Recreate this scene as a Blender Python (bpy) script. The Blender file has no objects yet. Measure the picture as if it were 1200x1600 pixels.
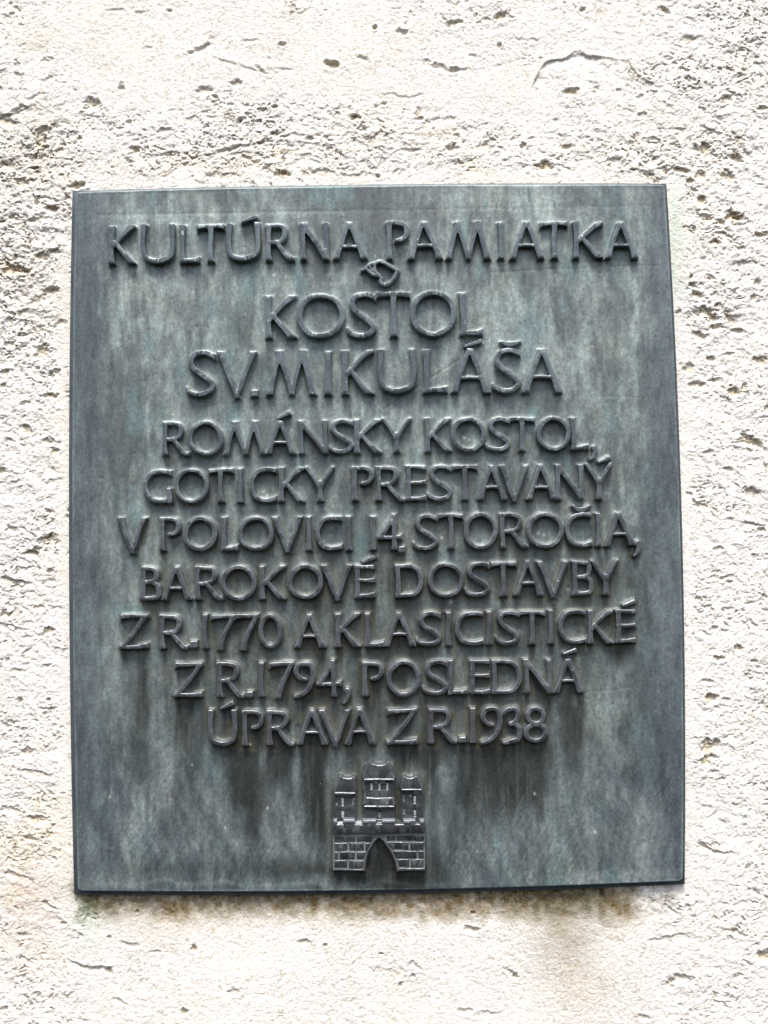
import bpy, math, random
import numpy as np
from mathutils import Matrix, Vector
from mathutils.geometry import delaunay_2d_cdt

rng = random.Random(7)
S = bpy.context.scene
COL = S.collection

# ------------------------------------------------------------------ camera, sky, sun, exposure
YAW, PITCH, ROLL = -0.005987, 0.041852, -0.014587
CAM = np.array([0.002817, -0.971689, -0.021288])
FPX = 1664.0
M3 = Matrix.Rotation(YAW, 3, 'Z') @ Matrix.Rotation(math.pi / 2 + PITCH, 3, 'X') @ Matrix.Rotation(ROLL, 3, 'Z')
RM = np.array(M3)
cd = bpy.data.cameras.new("camera")
cam = bpy.data.objects.new("camera", cd)
COL.objects.link(cam)
cam.matrix_world = Matrix.Translation(Vector(CAM)) @ M3.to_4x4()
cd.sensor_fit = 'VERTICAL'
cd.sensor_height = 34.6
cd.lens = 34.6 * FPX / 1600.0
cd.clip_start = 0.01
cd.clip_end = 100.0
S.camera = cam

SUN_EL, SUN_AZ = math.radians(62), math.radians(-8)
world = bpy.data.worlds.new("World")
S.world = world
world.use_nodes = True
wn = world.node_tree.nodes
wl = world.node_tree.links
sky = wn.new('ShaderNodeTexSky')
sky.sky_type = 'NISHITA'
sky.sun_disc = False
sky.sun_elevation = SUN_EL
sky.sun_rotation = math.pi + SUN_AZ
sky.air_density = 1.0
sky.dust_density = 4.0
sky.ozone_density = 1.0
bg = wn.get('Background') or wn.new('ShaderNodeBackground')
wl.new(sky.outputs[0], bg.inputs[0])
bg.inputs[1].default_value = 0.09
sd = bpy.data.lights.new("sun", 'SUN')
sd.energy = 1.5
sd.angle = math.radians(20)
sd.color = (1.0, 0.97, 0.92)
sun = bpy.data.objects.new("sun", sd)
COL.objects.link(sun)
dvec = Vector((math.sin(SUN_AZ) * math.cos(SUN_EL), -math.cos(SUN_AZ) * math.cos(SUN_EL), math.sin(SUN_EL)))
sun.rotation_euler = dvec.to_track_quat('Z', 'Y').to_euler()
S.view_settings.view_transform = 'Standard'
S.view_settings.look = 'None'
S.view_settings.exposure = 1.6
S.view_settings.gamma = 1.0

# ------------------------------------------------------------------ survey: photo pixels <-> the planes y = const
def unproj(px, py, yp):
    d = np.array([(px - 600.0) / FPX, (800.0 - py) / FPX, -1.0])
    w = RM @ d
    k = (yp - CAM[1]) / w[1]
    p = CAM + k * w
    return p[0], p[2]

def proj(X, Z, yp):
    P = np.stack([X - CAM[0], np.full_like(X, yp - CAM[1]), Z - CAM[2]], -1)
    q = P @ RM
    return 600.0 + FPX * q[..., 0] / -q[..., 2], 800.0 - FPX * q[..., 1] / -q[..., 2]

MM = 0.001
Y_WALL = 0.0045       # mean face of the render
Y_PANEL = -0.0040     # face of the raised panel
H_LET = 0.0076        # how far the letters stand proud of the panel
Y_TOP = Y_PANEL - H_LET

# ------------------------------------------------------------------ noise
_tab = {}
def vnoise(x, y, seed=0):
    if seed not in _tab:
        _tab[seed] = np.random.RandomState(seed + 11).rand(256, 256).astype(np.float64)
    T = _tab[seed]
    xi = np.floor(x).astype(np.int64); yi = np.floor(y).astype(np.int64)
    fx = x - xi; fy = y - yi
    fx = fx * fx * fx * (fx * (fx * 6 - 15) + 10); fy = fy * fy * fy * (fy * (fy * 6 - 15) + 10)
    x0 = xi & 255; x1 = (xi + 1) & 255; y0 = yi & 255; y1 = (yi + 1) & 255
    a = T[x0, y0]; b = T[x1, y0]; c = T[x0, y1]; d = T[x1, y1]
    return (a + (b - a) * fx) * (1 - fy) + (c + (d - c) * fx) * fy

def fbm(x, y, seed=0, octv=4, gain=0.5):
    s = 0; a = 1.0; n = 0
    for o in range(octv):
        s = s + a * vnoise(x * 2 ** o + 17.3 * o, y * 2 ** o + 5.1 * o, seed + o)
        n += a; a *= gain
    return s / n      # 0..1, mean .5

def sstep(a, b, x):
    t = np.clip((x - a) / (b - a), 0, 1)
    return t * t * (3 - 2 * t)

# ------------------------------------------------------------------ mesh helpers
def link(name, me, mat, parent=None, loc=None):
    o = bpy.data.objects.new(name, me)
    COL.objects.link(o)
    if mat and not me.materials:
        me.materials.append(mat)
    if parent:
        o.parent = parent
    if loc is not None:
        o.location = loc
    return o

def quad_mesh(name, V, Q, smooth=True, color=None):
    me = bpy.data.meshes.new(name)
    me.vertices.add(len(V)); me.vertices.foreach_set('co', V.astype(np.float32).ravel())
    nq, k = Q.shape
    me.loops.add(nq * k); me.loops.foreach_set('vertex_index', Q.astype(np.int32).ravel())
    me.polygons.add(nq)
    me.polygons.foreach_set('loop_start', np.arange(0, nq * k, k, dtype=np.int32))
    me.polygons.foreach_set('loop_total', np.full(nq, k, dtype=np.int32))
    me.update(calc_edges=True)
    if smooth:
        me.polygons.foreach_set('use_smooth', np.ones(nq, dtype=bool))
    if color is not None:
        at = me.color_attributes.new('tint', 'FLOAT_COLOR', 'POINT')
        c4 = np.ones((len(V), 4), np.float32); c4[:, :color.shape[1]] = color
        at.data.foreach_set('color', c4.ravel())
    me.validate()
    return me

# ------------------------------------------------------------------ materials
def nodes(name):
    m = bpy.data.materials.new(name); m.use_nodes = True
    nt = m.node_tree
    b = nt.nodes.get('Principled BSDF')
    return m, nt, b

def N(nt, kind, **kw):
    n = nt.nodes.new(kind)
    for k, v in kw.items():
        setattr(n, k, v)
    return n

def ramp(nt, src, stops):
    r = N(nt, 'ShaderNodeValToRGB')
    e = r.color_ramp.elements
    while len(e) < len(stops):
        e.new(0.5)
    for i, (p, c) in enumerate(stops):
        e[i].position = p; e[i].color = (c[0], c[1], c[2], 1) if hasattr(c, '__len__') else (c, c, c, 1)
    nt.links.new(src, r.inputs[0])
    return r

def noise(nt, scale, detail=4, rough=0.55, vec_scale=(1, 1, 1), rot=(0, 0, 0)):
    g = N(nt, 'ShaderNodeNewGeometry')
    mp = N(nt, 'ShaderNodeMapping'); mp.inputs['Scale'].default_value = vec_scale
    mp.inputs['Rotation'].default_value = rot
    nt.links.new(g.outputs['Position'], mp.inputs[0])
    n = N(nt, 'ShaderNodeTexNoise'); n.inputs['Scale'].default_value = scale
    n.inputs['Detail'].default_value = detail; n.inputs['Roughness'].default_value = rough
    nt.links.new(mp.outputs[0], n.inputs['Vector'])
    return n.outputs['Fac']

def mixc(nt, fac, a, b, mode='MIX'):
    m = N(nt, 'ShaderNodeMix', data_type='RGBA', blend_type=mode)
    for s, v in ((m.inputs[0], fac), (m.inputs[6], a), (m.inputs[7], b)):
        if isinstance(v, (int, float)): s.default_value = v
        elif isinstance(v, tuple): s.default_value = (*v, 1)
        else: nt.links.new(v, s)
    return m.outputs[2]

def bump(nt, b, srcs):
    prev = None
    for src, dist, st in srcs:
        n = N(nt, 'ShaderNodeBump'); n.inputs['Distance'].default_value = dist; n.inputs['Strength'].default_value = st
        nt.links.new(src, n.inputs['Height'])
        if prev: nt.links.new(prev.outputs[0], n.inputs['Normal'])
        prev = n
    nt.links.new(prev.outputs[0], b.inputs['Normal'])

def mat_wall():
    m, nt, b = nodes('lime_plaster')
    a = N(nt, 'ShaderNodeAttribute', attribute_name='tint')
    n1 = noise(nt, 900, 5, .7)
    n2 = noise(nt, 260, 4, .6)
    r = ramp(nt, n1, [(.3, .80), (.62, 1.0)])
    c = mixc(nt, 1.0, a.outputs['Color'], r.outputs[0], 'MULTIPLY')
    n4 = noise(nt, 330, 3, .6)
    n5 = noise(nt, 38, 3, .6)
    th = N(nt, 'ShaderNodeMath', operation='MULTIPLY_ADD'); nt.links.new(n5, th.inputs[0]); th.inputs[1].default_value = .35; nt.links.new(n4, th.inputs[2])
    spk = ramp(nt, th.outputs[0], [(.775, 0.0), (.83, .55)])        # dust and grit caught in the lime
    c = mixc(nt, spk.outputs[0], c, (.36, .31, .24))
    nt.links.new(c, b.inputs['Base Color'])
    b.inputs['Roughness'].default_value = .95
    b.inputs['Specular IOR Level'].default_value = .2
    bump(nt, b, [(n2, .0018, .6), (n1, .0008, .7)])
    return m

def mat_panel():
    m, nt, b = nodes('patinated_bronze_panel')
    a = N(nt, 'ShaderNodeAttribute', attribute_name='tint')
    ns = noise(nt, 150, 5, .65, (1, 1, .22))            # fine vertical brushing
    nf = noise(nt, 420, 4, .7)
    nd = noise(nt, 130, 4, .6, (1, 1, .16), (0, math.radians(32), 0))
    r1 = ramp(nt, ns, [(.3, .72), (.7, 1.25)])
    r2 = ramp(nt, nf, [(.3, .66), (.7, 1.32)])
    r3 = ramp(nt, nd, [(.35, .88), (.68, 1.12)])
    c = mixc(nt, 1.0, a.outputs['Color'], r1.outputs[0], 'MULTIPLY')
    c = mixc(nt, 1.0, c, r2.outputs[0], 'MULTIPLY')
    c = mixc(nt, 1.0, c, r3.outputs[0], 'MULTIPLY')
    spk = ramp(nt, noise(nt, 700, 2, .5), [(.735, 0.0), (.76, .55)])   # mineral specks
    c = mixc(nt, spk.outputs[0], c, (.42, .48, .46))
    nt.links.new(c, b.inputs['Base Color'])
    b.inputs['Metallic'].default_value = .25
    rr = ramp(nt, ns, [(.3, .42), (.7, .6)])
    nt.links.new(rr.outputs[0], b.inputs['Roughness'])
    bump(nt, b, [(ns, .0006, .35), (nf, .0005, .35)])
    return m

def mat_letter():
    m, nt, b = nodes('patinated_bronze_letters')
    a = N(nt, 'ShaderNodeAttribute', attribute_name='tint')
    n1 = noise(nt, 60, 4, .6)
    n2 = noise(nt, 380, 5, .7)
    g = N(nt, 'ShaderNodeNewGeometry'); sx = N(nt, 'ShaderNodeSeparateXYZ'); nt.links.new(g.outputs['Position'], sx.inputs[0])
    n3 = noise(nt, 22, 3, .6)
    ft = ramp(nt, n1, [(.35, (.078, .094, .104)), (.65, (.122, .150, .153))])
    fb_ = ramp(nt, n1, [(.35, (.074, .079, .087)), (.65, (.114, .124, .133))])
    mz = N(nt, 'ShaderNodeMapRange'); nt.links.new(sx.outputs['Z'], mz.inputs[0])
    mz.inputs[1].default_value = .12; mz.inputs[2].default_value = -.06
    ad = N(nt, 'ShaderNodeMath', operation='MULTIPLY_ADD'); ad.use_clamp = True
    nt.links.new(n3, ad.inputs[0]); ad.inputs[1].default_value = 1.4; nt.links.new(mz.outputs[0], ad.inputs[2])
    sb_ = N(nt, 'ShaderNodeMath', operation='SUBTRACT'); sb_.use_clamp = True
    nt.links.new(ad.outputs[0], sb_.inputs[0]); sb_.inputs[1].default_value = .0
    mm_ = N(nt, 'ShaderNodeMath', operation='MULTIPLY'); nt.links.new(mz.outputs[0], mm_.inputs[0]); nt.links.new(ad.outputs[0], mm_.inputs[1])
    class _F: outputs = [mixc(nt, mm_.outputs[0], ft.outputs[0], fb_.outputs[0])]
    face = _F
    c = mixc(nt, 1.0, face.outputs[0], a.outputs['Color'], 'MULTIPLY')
    r2 = ramp(nt, n2, [(.3, .75), (.7, 1.2)])
    c = mixc(nt, 1.0, c, r2.outputs[0], 'MULTIPLY')
    spk = ramp(nt, noise(nt, 230, 2, .5), [(.72, 0.0), (.76, .7)])
    c = mixc(nt, spk.outputs[0], c, (.40, .44, .42))
    nt.links.new(c, b.inputs['Base Color'])
    b.inputs['Metallic'].default_value = .5
    rr = ramp(nt, n2, [(.3, .27), (.7, .44)])
    nt.links.new(rr.outputs[0], b.inputs['Roughness'])
    bump(nt, b, [(n1, .0012, .35), (n2, .0006, .4)])
    return m

def mat_plain(name, col, rough=.5, met=.3):
    m, nt, b = nodes(name)
    n1 = noise(nt, 90, 4, .6, (1, 1, .4))
    n2 = noise(nt, 500, 4, .6)
    r = ramp(nt, n1, [(.3, .7), (.7, 1.25)])
    c = mixc(nt, 1.0, tuple(col), r.outputs[0], 'MULTIPLY')
    nt.links.new(c, b.inputs['Base Color'])
    b.inputs['Metallic'].default_value = met
    b.inputs['Roughness'].default_value = rough
    bump(nt, b, [(n2, .0005, .4)])
    return m

M_WALL = mat_wall(); M_PANEL = mat_panel(); M_LET = mat_letter()
M_BACK = mat_plain('bronze_back_plate', (.072, .088, .098), .5, .3)
M_PALE = mat_plain('pale_castle_inset', (.30, .33, .33), .6, .0)  # one pale tone for sills, window slots and doorway
M_LIT_TOP = mat_plain('lit_merlon_top', (.17, .185, .205), .45, .3)  # paler metal standing in for light on the merlon tops
M_GROOVE = mat_plain('patina_in_the_joints', (.17, .18, .175), .6, .1)

# ------------------------------------------------------------------ strokes -> signed distance -> cast relief mesh
def spline(pts, n=7, closed=False):
    P = [np.array(p, float) for p in pts]
    out = []
    m = len(P)
    rngi = range(m if closed else m - 1)
    for i in rngi:
        p0 = P[(i - 1) % m] if (closed or i > 0) else 2 * P[0] - P[1]
        p1 = P[i]; p2 = P[(i + 1) % m]
        p3 = P[(i + 2) % m] if (closed or i + 2 < m) else 2 * P[-1] - P[-2]
        for k in range(n):
            t = k / n
            out.append(.5 * ((2 * p1) + (-p0 + p2) * t + (2 * p0 - 5 * p1 + 4 * p2 - p3) * t * t + (-p0 + 3 * p1 - 3 * p2 + p3) * t ** 3))
    out.append(P[0] if closed else P[-1])
    return np.array(out)

def sd_chain(X, Y, pts):
    """pts: n x 3 (x, y, half width)"""
    d = np.full(X.shape, 1e3)
    for (ax, ay, ar), (bx, by, br) in zip(pts[:-1], pts[1:]):
        vx, vy = bx - ax, by - ay
        L = vx * vx + vy * vy
        if L < 1e-14: continue
        h = np.clip(((X - ax) * vx + (Y - ay) * vy) / L, 0, 1)
        dd = np.hypot(X - ax - h * vx, Y - ay - h * vy) - (ar + (br - ar) * h)
        np.minimum(d, dd, out=d)
    return d

def sd_poly(X, Y, P):
    P = np.asarray(P, float)
    d = np.full(X.shape, 1e9); ins = np.zeros(X.shape, bool)
    n = len(P)
    for i in range(n):
        ax, ay = P[i]; bx, by = P[(i + 1) % n]
        vx, vy = bx - ax, by - ay
        L = vx * vx + vy * vy
        if L < 1e-16: continue
        h = np.clip(((X - ax) * vx + (Y - ay) * vy) / L, 0, 1)
        np.minimum(d, (X - ax - h * vx) ** 2 + (Y - ay - h * vy) ** 2, out=d)
        c = (ay > Y) != (by > Y)
        with np.errstate(divide='ignore', invalid='ignore'):
            xi = ax + (Y - ay) * vx / (vy if vy != 0 else 1e-12)
        ins ^= c & (X < xi)
    d = np.sqrt(d)
    return np.where(ins, -d, d)

def smin(a, b, k):
    h = np.clip(.5 + .5 * (b - a) / k, 0, 1)
    return b + (a - b) * h - k * h * (1 - h)

def sd_box(X, Y, x0, x1, y0, y1):
    cx, cy = (x0 + x1) / 2, (y0 + y1) / 2
    qx = np.abs(X - cx) - (x1 - x0) / 2; qy = np.abs(Y - cy) - (y1 - y0) / 2
    return np.hypot(np.maximum(qx, 0), np.maximum(qy, 0)) + np.minimum(np.maximum(qx, qy), 0)

def contour(F, gx, gy, iso, verts, index, tag):
    """marching squares; appends unique vertices, returns edges"""
    G = F - iso
    G = np.where(np.abs(G) < 1e-9, 1e-9, G)
    neg = G < 0
    nx, ny = G.shape
    edges = []
    def vert(i, j, k):
        key = (tag, i, j, k)
        if key in index: return index[key]
        if k == 0:
            a, b = G[i, j], G[i + 1, j]; t = min(max(a / (a - b), .04), .96)
            p = (gx[i] + (gx[i + 1] - gx[i]) * t, gy[j])
        else:
            a, b = G[i, j], G[i, j + 1]; t = min(max(a / (a - b), .04), .96)
            p = (gx[i], gy[j] + (gy[j + 1] - gy[j]) * t)
        index[key] = len(verts); verts.append((p[0], p[1], tag))
        return index[key]
    code = (neg[:-1, :-1] * 1 + neg[1:, :-1] * 2 + neg[1:, 1:] * 4 + neg[:-1, 1:] * 8)
    for i, j in zip(*np.nonzero((code > 0) & (code < 15))):
        c = code[i, j]
        B = (i, j, 0); R_ = (i + 1, j, 1); T = (i, j + 1, 0); L = (i, j, 1)
        tbl = {1: [(L, B)], 2: [(B, R_)], 3: [(L, R_)], 4: [(R_, T)], 5: [(L, B), (R_, T)], 6: [(B, T)], 7: [(L, T)],
               8: [(T, L)], 9: [(T, B)], 10: [(B, R_), (T, L)], 11: [(T, R_)], 12: [(R_, L)], 13: [(R_, B)], 14: [(B, L)]}[int(c)]
        for a, b in tbl:
            edges.append((vert(*a), vert(*b)))
    return edges

def relief(name, F, gx, gy, levels, ybase, parent, mat, cx=None, cz=None, wear_light=(0.55, 1.25, 1.0), jitter=0.0):
    """levels: (iso, height); F negative inside. Object origin at (cx, ybase, cz)."""
    verts = []; index = {}; edges = []
    for li, (iso, h) in enumerate(levels):
        edges += contour(F, gx, gy, iso, verts, index, li)
    if len(verts) < 6: return None
    cx = (gx[0] + gx[-1]) / 2 if cx is None else cx
    cz = (gy[0] + gy[-1]) / 2 if cz is None else cz
    SC = 1000.0
    vin = [Vector(((v[0] - cx) * SC, (v[1] - cz) * SC)) for v in verts]
    vo, eo, fo, ovi, oei, ofi = delaunay_2d_cdt(vin, edges, [], 0, 1e-5)
    P = np.array([(v.x / SC + cx, v.y / SC + cz) for v in vo])
    lev = np.zeros(len(vo), int)
    for k, src in enumerate(ovi):
        lev[k] = max((verts[s][2] for s in src), default=len(levels) - 1)
    T = np.array([f for f in fo if len(f) == 3], int)
    def samp(x, y):
        u = (x - gx[0]) / (gx[1] - gx[0]); v = (y - gy[0]) / (gy[1] - gy[0])
        i = np.clip(u.astype(int), 0, len(gx) - 2); j = np.clip(v.astype(int), 0, len(gy) - 2)
        fu = u - i; fv = v - j
        return (F[i, j] * (1 - fu) + F[i + 1, j] * fu) * (1 - fv) + (F[i, j + 1] * (1 - fu) + F[i + 1, j + 1] * fu) * fv
    Cn = P[T].mean(1)
    keep = samp(Cn[:, 0], Cn[:, 1]) < levels[0][0]
    # keep triangles joining the base ring only if they really lie inside
    T = T[keep]
    H = np.array([l[1] for l in levels])[lev]
    V = np.stack([P[:, 0] - cx, -H, P[:, 1] - cz], 1)
    # orient towards -y
    a = V[T[:, 1]] - V[T[:, 0]]; b = V[T[:, 2]] - V[T[:, 0]]
    ny_ = a[:, 2] * b[:, 0] - a[:, 0] * b[:, 2]
    fl = ny_ > 0
    T[fl] = T[fl][:, ::-1]
    w = np.array(wear_light)[np.minimum(lev, len(wear_light) - 1)]
    col = np.stack([w, w, w], 1)
    me = quad_mesh(name, V, T, True, col)
    me.set_sharp_from_angle(angle=math.radians(38))
    return link(name, me, mat, parent, (cx, ybase, cz))

# ------------------------------------------------------------------ alphabet: roman capitals with flared ends, drawn as strokes
def C(pts, hw, n=7, closed=False):
    """centre line points with optional third value = width factor"""
    P = [(p[0], p[1], hw * (p[2] if len(p) > 2 else 1.0)) for p in pts]
    return spline(P, n, closed)

def stem(x, hw, y0=0.0, y1=1.0, f0=1.45, f1=1.35, lean=0.0):
    return C([(x - lean, y0 - .12, f0 * 1.05), (x - lean * .8, y0 + .02, f0), (x - lean * .4, y0 + .22, 1.05), (x, (y0 + y1) / 2, .95),
              (x + lean * .4, y1 - .22, 1.02), (x + lean * .8, y1 - .02, f1), (x + lean, y1 + .12, f1 * 1.05)], hw, 4)

def bar(x0, x1, y, hw, f0=1.0, f1=1.35, dy=0.0):
    L = x1 - x0
    return C([(x0 - .02, y - dy, f0), (x0 + .25 * L, y, .92), (x0 + .6 * L, y, .92), (x1, y + dy, f1), (x1 + .08, y + dy, f1 * 1.05)], hw, 4)

def ell(cx, cy, rx, ry, hw, wob=0.0):
    n = 36
    return np.array([(cx + rx * math.cos(a), cy + ry * math.sin(a), hw * (1 + .1 * math.cos(2 * a + wob))) for a in [2 * math.pi * i / n for i in range(n + 1)]])

def diag(p0, p1, hw, f0=1.35, f1=1.35, mid=.95):
    p0 = np.array(p0); p1 = np.array(p1); d = p1 - p0
    g = lambda t: p0 + d * t
    return C([(*g(-.1), f0 * 1.05), (*g(.02), f0), (*g(.25), mid * 1.06), (*g(.5), mid), (*g(.75), mid * 1.06), (*g(.98), f1), (*g(1.1), f1 * 1.05)], hw, 4)

def glyph(ch, w, t):
    h = t / 2
    box = (0, w, 0, 1)
    rb = (0, w, -.025, 1.025)      # round letters overshoot
    s = []
    A = lambda st, clip=box: s.append((st, clip))
    if ch in 'I1':
        A(stem(w / 2, h * .95))
    elif ch == 'K':
        A(stem(h * 1.35, h))
        A(C([(h * 1.6, .40, .8), (.35 * w, .60, .85), (.66 * w, .84, .95), (w - h * .95, 1.0, 1.35), (w + .03, 1.13, 1.4)], h, 5))
        A(C([(.26 * w, .56, .8), (.45 * w, .38, .95), (.72 * w, .12, 1.1), (w - h * 1.2, -.02, 1.35), (w - .0, -.12, 1.5)], h, 5))
    elif ch == 'U':
        r = (w / 2 - h)
        A(C([(h * 1.15, 1.12, 1.35), (h * 1.12, .98, 1.3), (h, .75, .98), (h, .42, .95), (h + .15 * r, .17, .98), (w * .34, .035 + h * .6, 1.05), (w * .5, h * .85, 1.08),
             (w * .66, .035 + h * .6, 1.05), (w - h - .15 * r, .17, .98), (w - h, .42, .95), (w - h, .75, .98), (w - h * 1.12, .98, 1.3), (w - h * 1.15, 1.12, 1.35)], h, 5), rb)
    elif ch == 'L':
        A(stem(h * 1.35, h, f0=1.1))
        A(bar(h * .7, w, h * .95, h * .95, .95, 1.45, .02))
    elif ch == 'T':
        A(stem(w * .5, h))
        A(C([(-.06, .965 - h, 1.35), (.04 * w, 1 - h * 1.0, 1.2), (.3 * w, 1 - h * .8, .85), (.7 * w, 1 - h * .8, .85), (.96 * w, 1 - h * 1.0, 1.2), (w + .06, .965 - h, 1.35)], h, 5))
    elif ch == 'P':
        A(stem(h * 1.35, h))
        A(C([(h * .6, 1 - h * .85, .85), (w * .45, 1 - h * .85, .85), (w * .78, .93 - h * .5, .95), (w - h * .95, .76, 1.12), (w * .82, .585, 1.0), (w * .60, .51, .95), (w * .46, .50, .7)], h, 6), rb)
    elif ch == 'R':
        bw = w * .76
        A(stem(h * 1.35, h))
        A(C([(h * .6, 1 - h * .85, .85), (bw * .5, 1 - h * .85, .85), (bw * .84, .93 - h * .5, .95), (bw - h * .7, .75, 1.12), (bw * .82, .57, 1.0), (bw * .55, .475, .9), (h * 1.6, .47, .8)], h, 6), rb)
        A(C([(bw * .50, .50, .8), (bw * .72, .33, 1.0), (w * .72, .15, 1.12), (w * .86, .04, 1.1), (w + .02, -.0 + h * .25, .9)], h, 6), (0, w, -.02, 1))
    elif ch == 'N':
        A(stem(h * 1.3, h * .92))
        A(stem(w - h * 1.1, h * .92, f0=1.1, f1=1.4))
        A(C([(h * .6, 1.08, 1.1), (h * 1.6, .93, 1.1), (.5 * w, .50, 1.1), (w - h * 1.7, .08, 1.15), (w - h * .9, -.06, 1.1)], h, 5))
    elif ch == 'A':
        A(diag((h * 1.3, 0), (w * .47, 1.02), h * .88, 1.5, .9))
        A(diag((w - h * 1.4, 0), (w * .49, 1.02), h * 1.08, 1.4, .9))
        A(C([(w * .22, .345, 1), (w * .5, .36, .95), (w * .78, .345, 1)], h * .62, 4))
    elif ch == 'M':
        A(diag((h * 1.3, 0), (w * .28, 1.0), h * .88, 1.5, 1.0))
        A(C([(w * .22, 1.1, 1.1), (w * .27, .95, 1.1), (w * .40, .45, 1.0), (w * .50, .04, .95), (w * .52, -.06, .9)], h, 5))
        A(C([(w * .77, 1.1, 1.1), (w * .73, .95, 1.05), (w * .61, .45, .85), (w * .51, .04, .85), (w * .49, -.06, .8)], h, 5))
        A(diag((w - h * 1.5, 0), (w * .735, 1.0), h * 1.08, 1.4, 1.05))
    elif ch == 'V':
        A(diag((w * .5, -.03), (h * 1.4, 1), h * 1.08, .7, 1.35), (0, w, -.06, 1))
        A(diag((w * .5, -.03), (w - h * 1.3, 1), h * .90, .7, 1.45), (0, w, -.06, 1))
    elif ch == 'Y':
        A(stem(w * .52, h, y1=.42, f1=1.0))
        A(C([(-.02, 1.04, .75), (.10 * w, .94, .85), (.33 * w, .68, .95), (.5 * w, .43, 1.05)], h, 6), rb)
        A(C([(w + .02, 1.04, .75), (.90 * w, .94, .85), (.70 * w, .68, .9), (.54 * w, .43, 1.0)], h, 6), rb)
    elif ch == 'O':
        A(ell(w / 2, .5, w / 2 - h, .525 - h, h, .6), (0, w, -.03, 1.03))
    elif ch == '0':
        A(ell(w / 2, .5, w / 2 - h, .51 - h, h, 0), (0, w, -.03, 1.03))
    elif ch == 'C':
        A(C([(w * 1.08, .925 - h * .3, 1.1), (w * .86, .975 - h * .6, 1.0), (w * .60, 1.01 - h, .95), (w * .28, .90 - h * .4, 1.0), (h + .01, .62, 1.05), (h + .01, .38, 1.05),
             (w * .27, .11 + h * .2, 1.02), (w * .58, -.01 + h, .95), (w * .84, .01 + h, 1.0), (w * 1.08, .06 + h, 1.15)], h, 6), (0, w, -.02, 1.02))
    elif ch == 'G':
        A(C([(w * 1.06, .90 - h * .3, 1.1), (w * .86, .965 - h * .6, 1.0), (w * .60, 1.01 - h, .95), (w * .28, .90 - h * .4, 1.0), (h + .01, .62, 1.05), (h + .01, .38, 1.05),
             (w * .27, .11 + h * .2, 1.02), (w * .58, -.01 + h, .95), (w * .84, -.0 + h, .95), (w * .96, .02 + h, 1.0)], h, 6), (0, w, -.02, 1.02))
        A(stem(w - h * 1.1, h, 0, .42, 1.0, 1.25), (0, w, -.02, .43))
    elif ch == 'S':
        A(C([(w * 1.06, .885 - h * .4, 1.2), (w * .86, .965 - h * .7, 1.0), (w * .60, 1.02 - h, .92), (w * .30, .95 - h * .6, 1.0), (w * .12 + h * .5, .76, 1.0), (w * .27, .60, 1.08), (w * .55, .46, 1.12),
             (w * .82, .32, 1.08), (w - h * 1.0, .20, 1.02), (w * .76, .07 + h * .25, 1.0), (w * .50, -.02 + h, .95), (w * .24, .0 + h, .9), (w * .06, .085 + h * .4, .75), (-w * .02, .16 + h * .4, .55)], h, 6), (-.02, w, -.02, 1.02))
    elif ch == 'E':
        A(stem(h * 1.35, h, f0=1.05, f1=1.05))
        A(bar(h * .7, w * 1.0, 1 - h * .8, h * .8, .95, 1.35, -.012))
        A(bar(h * 1.2, w * .93, .53, h * .72, .95, 1.35))
        A(bar(h * .7, w * .98, h * .9, h * .9, .95, 1.45, .015))
    elif ch == 'B':
        A(stem(h * 1.3, h, f0=1.1, f1=1.1))
        A(C([(h * .6, 1 - h * .8, .8), (w * .45, 1 - h * .8, .8), (w * .76, .93 - h * .4, .9), (w * .88 - h * .7, .77, 1.05), (w * .72, .60, .9), (w * .42, .535, .75), (h * 1.4, .53, .7)], h, 6), rb)
        A(C([(h * 1.4, .53, .7), (w * .5, .535, .75), (w * .84, .44, .95), (w - h * .95, .27, 1.12), (w * .84, .09 + h * .2, .98), (w * .5, -.0 + h * .85, .85), (h * .6, h * .85, .85)], h, 6), rb)
    elif ch == 'D':
        A(stem(h * 1.3, h, f0=1.1, f1=1.1))
        A(C([(h * .6, 1 - h * .8, .8), (w * .36, 1 - h * .8, .85), (w * .66, .95 - h * .5, .95), (w * .90 - h * .6, .77, 1.05), (w - h, .5, 1.15), (w * .90 - h * .6, .24, 1.05), (w * .64, .06 + h * .4, .95), (w * .36, h * .9, .9), (h * .6, h * .9, .9)], h, 6), rb)
    elif ch == 'Z':
        A(C([(-.02, .955 - h, 1.3), (.12 * w, 1 - h * 1.0, 1.05), (.5 * w, 1 - h * .8, .8), (w + .04, 1 - h * .8, .8)], h, 5), (w * .04, w, 0, 1))
        A(C([(w * .95, 1.04, .9), (w * .88, .90, .95), (w * .5, .46, .95), (w * .13, .07, .95), (w * .05, -.02, .9)], h, 5))
        A(C([(.04 * w, h * .85, .85), (.45 * w, h * .85, .85), (w * .93, h * 1.15, 1.15), (w * 1.06, h * 1.2, 1.3)], h, 5), (0, w, 0, 1))
    elif ch == '7':
        A(C([(-.02, .95 - h, 1.25), (.12 * w, 1 - h * 1.0, 1.0), (.5 * w, 1 - h * .85, .85), (w + .04, 1 - h * .8, .8)], h, 5))
        A(C([(w * .93, 1.0, .8), (w * .80, .80, .95), (w * .58, .48, 1.0), (w * .42, .14, 1.15), (w * .36, -.04, 1.35), (w * .34, -.14, 1.4)], h, 6), (0, w, -.06, 1))
    elif ch == '9':
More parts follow.
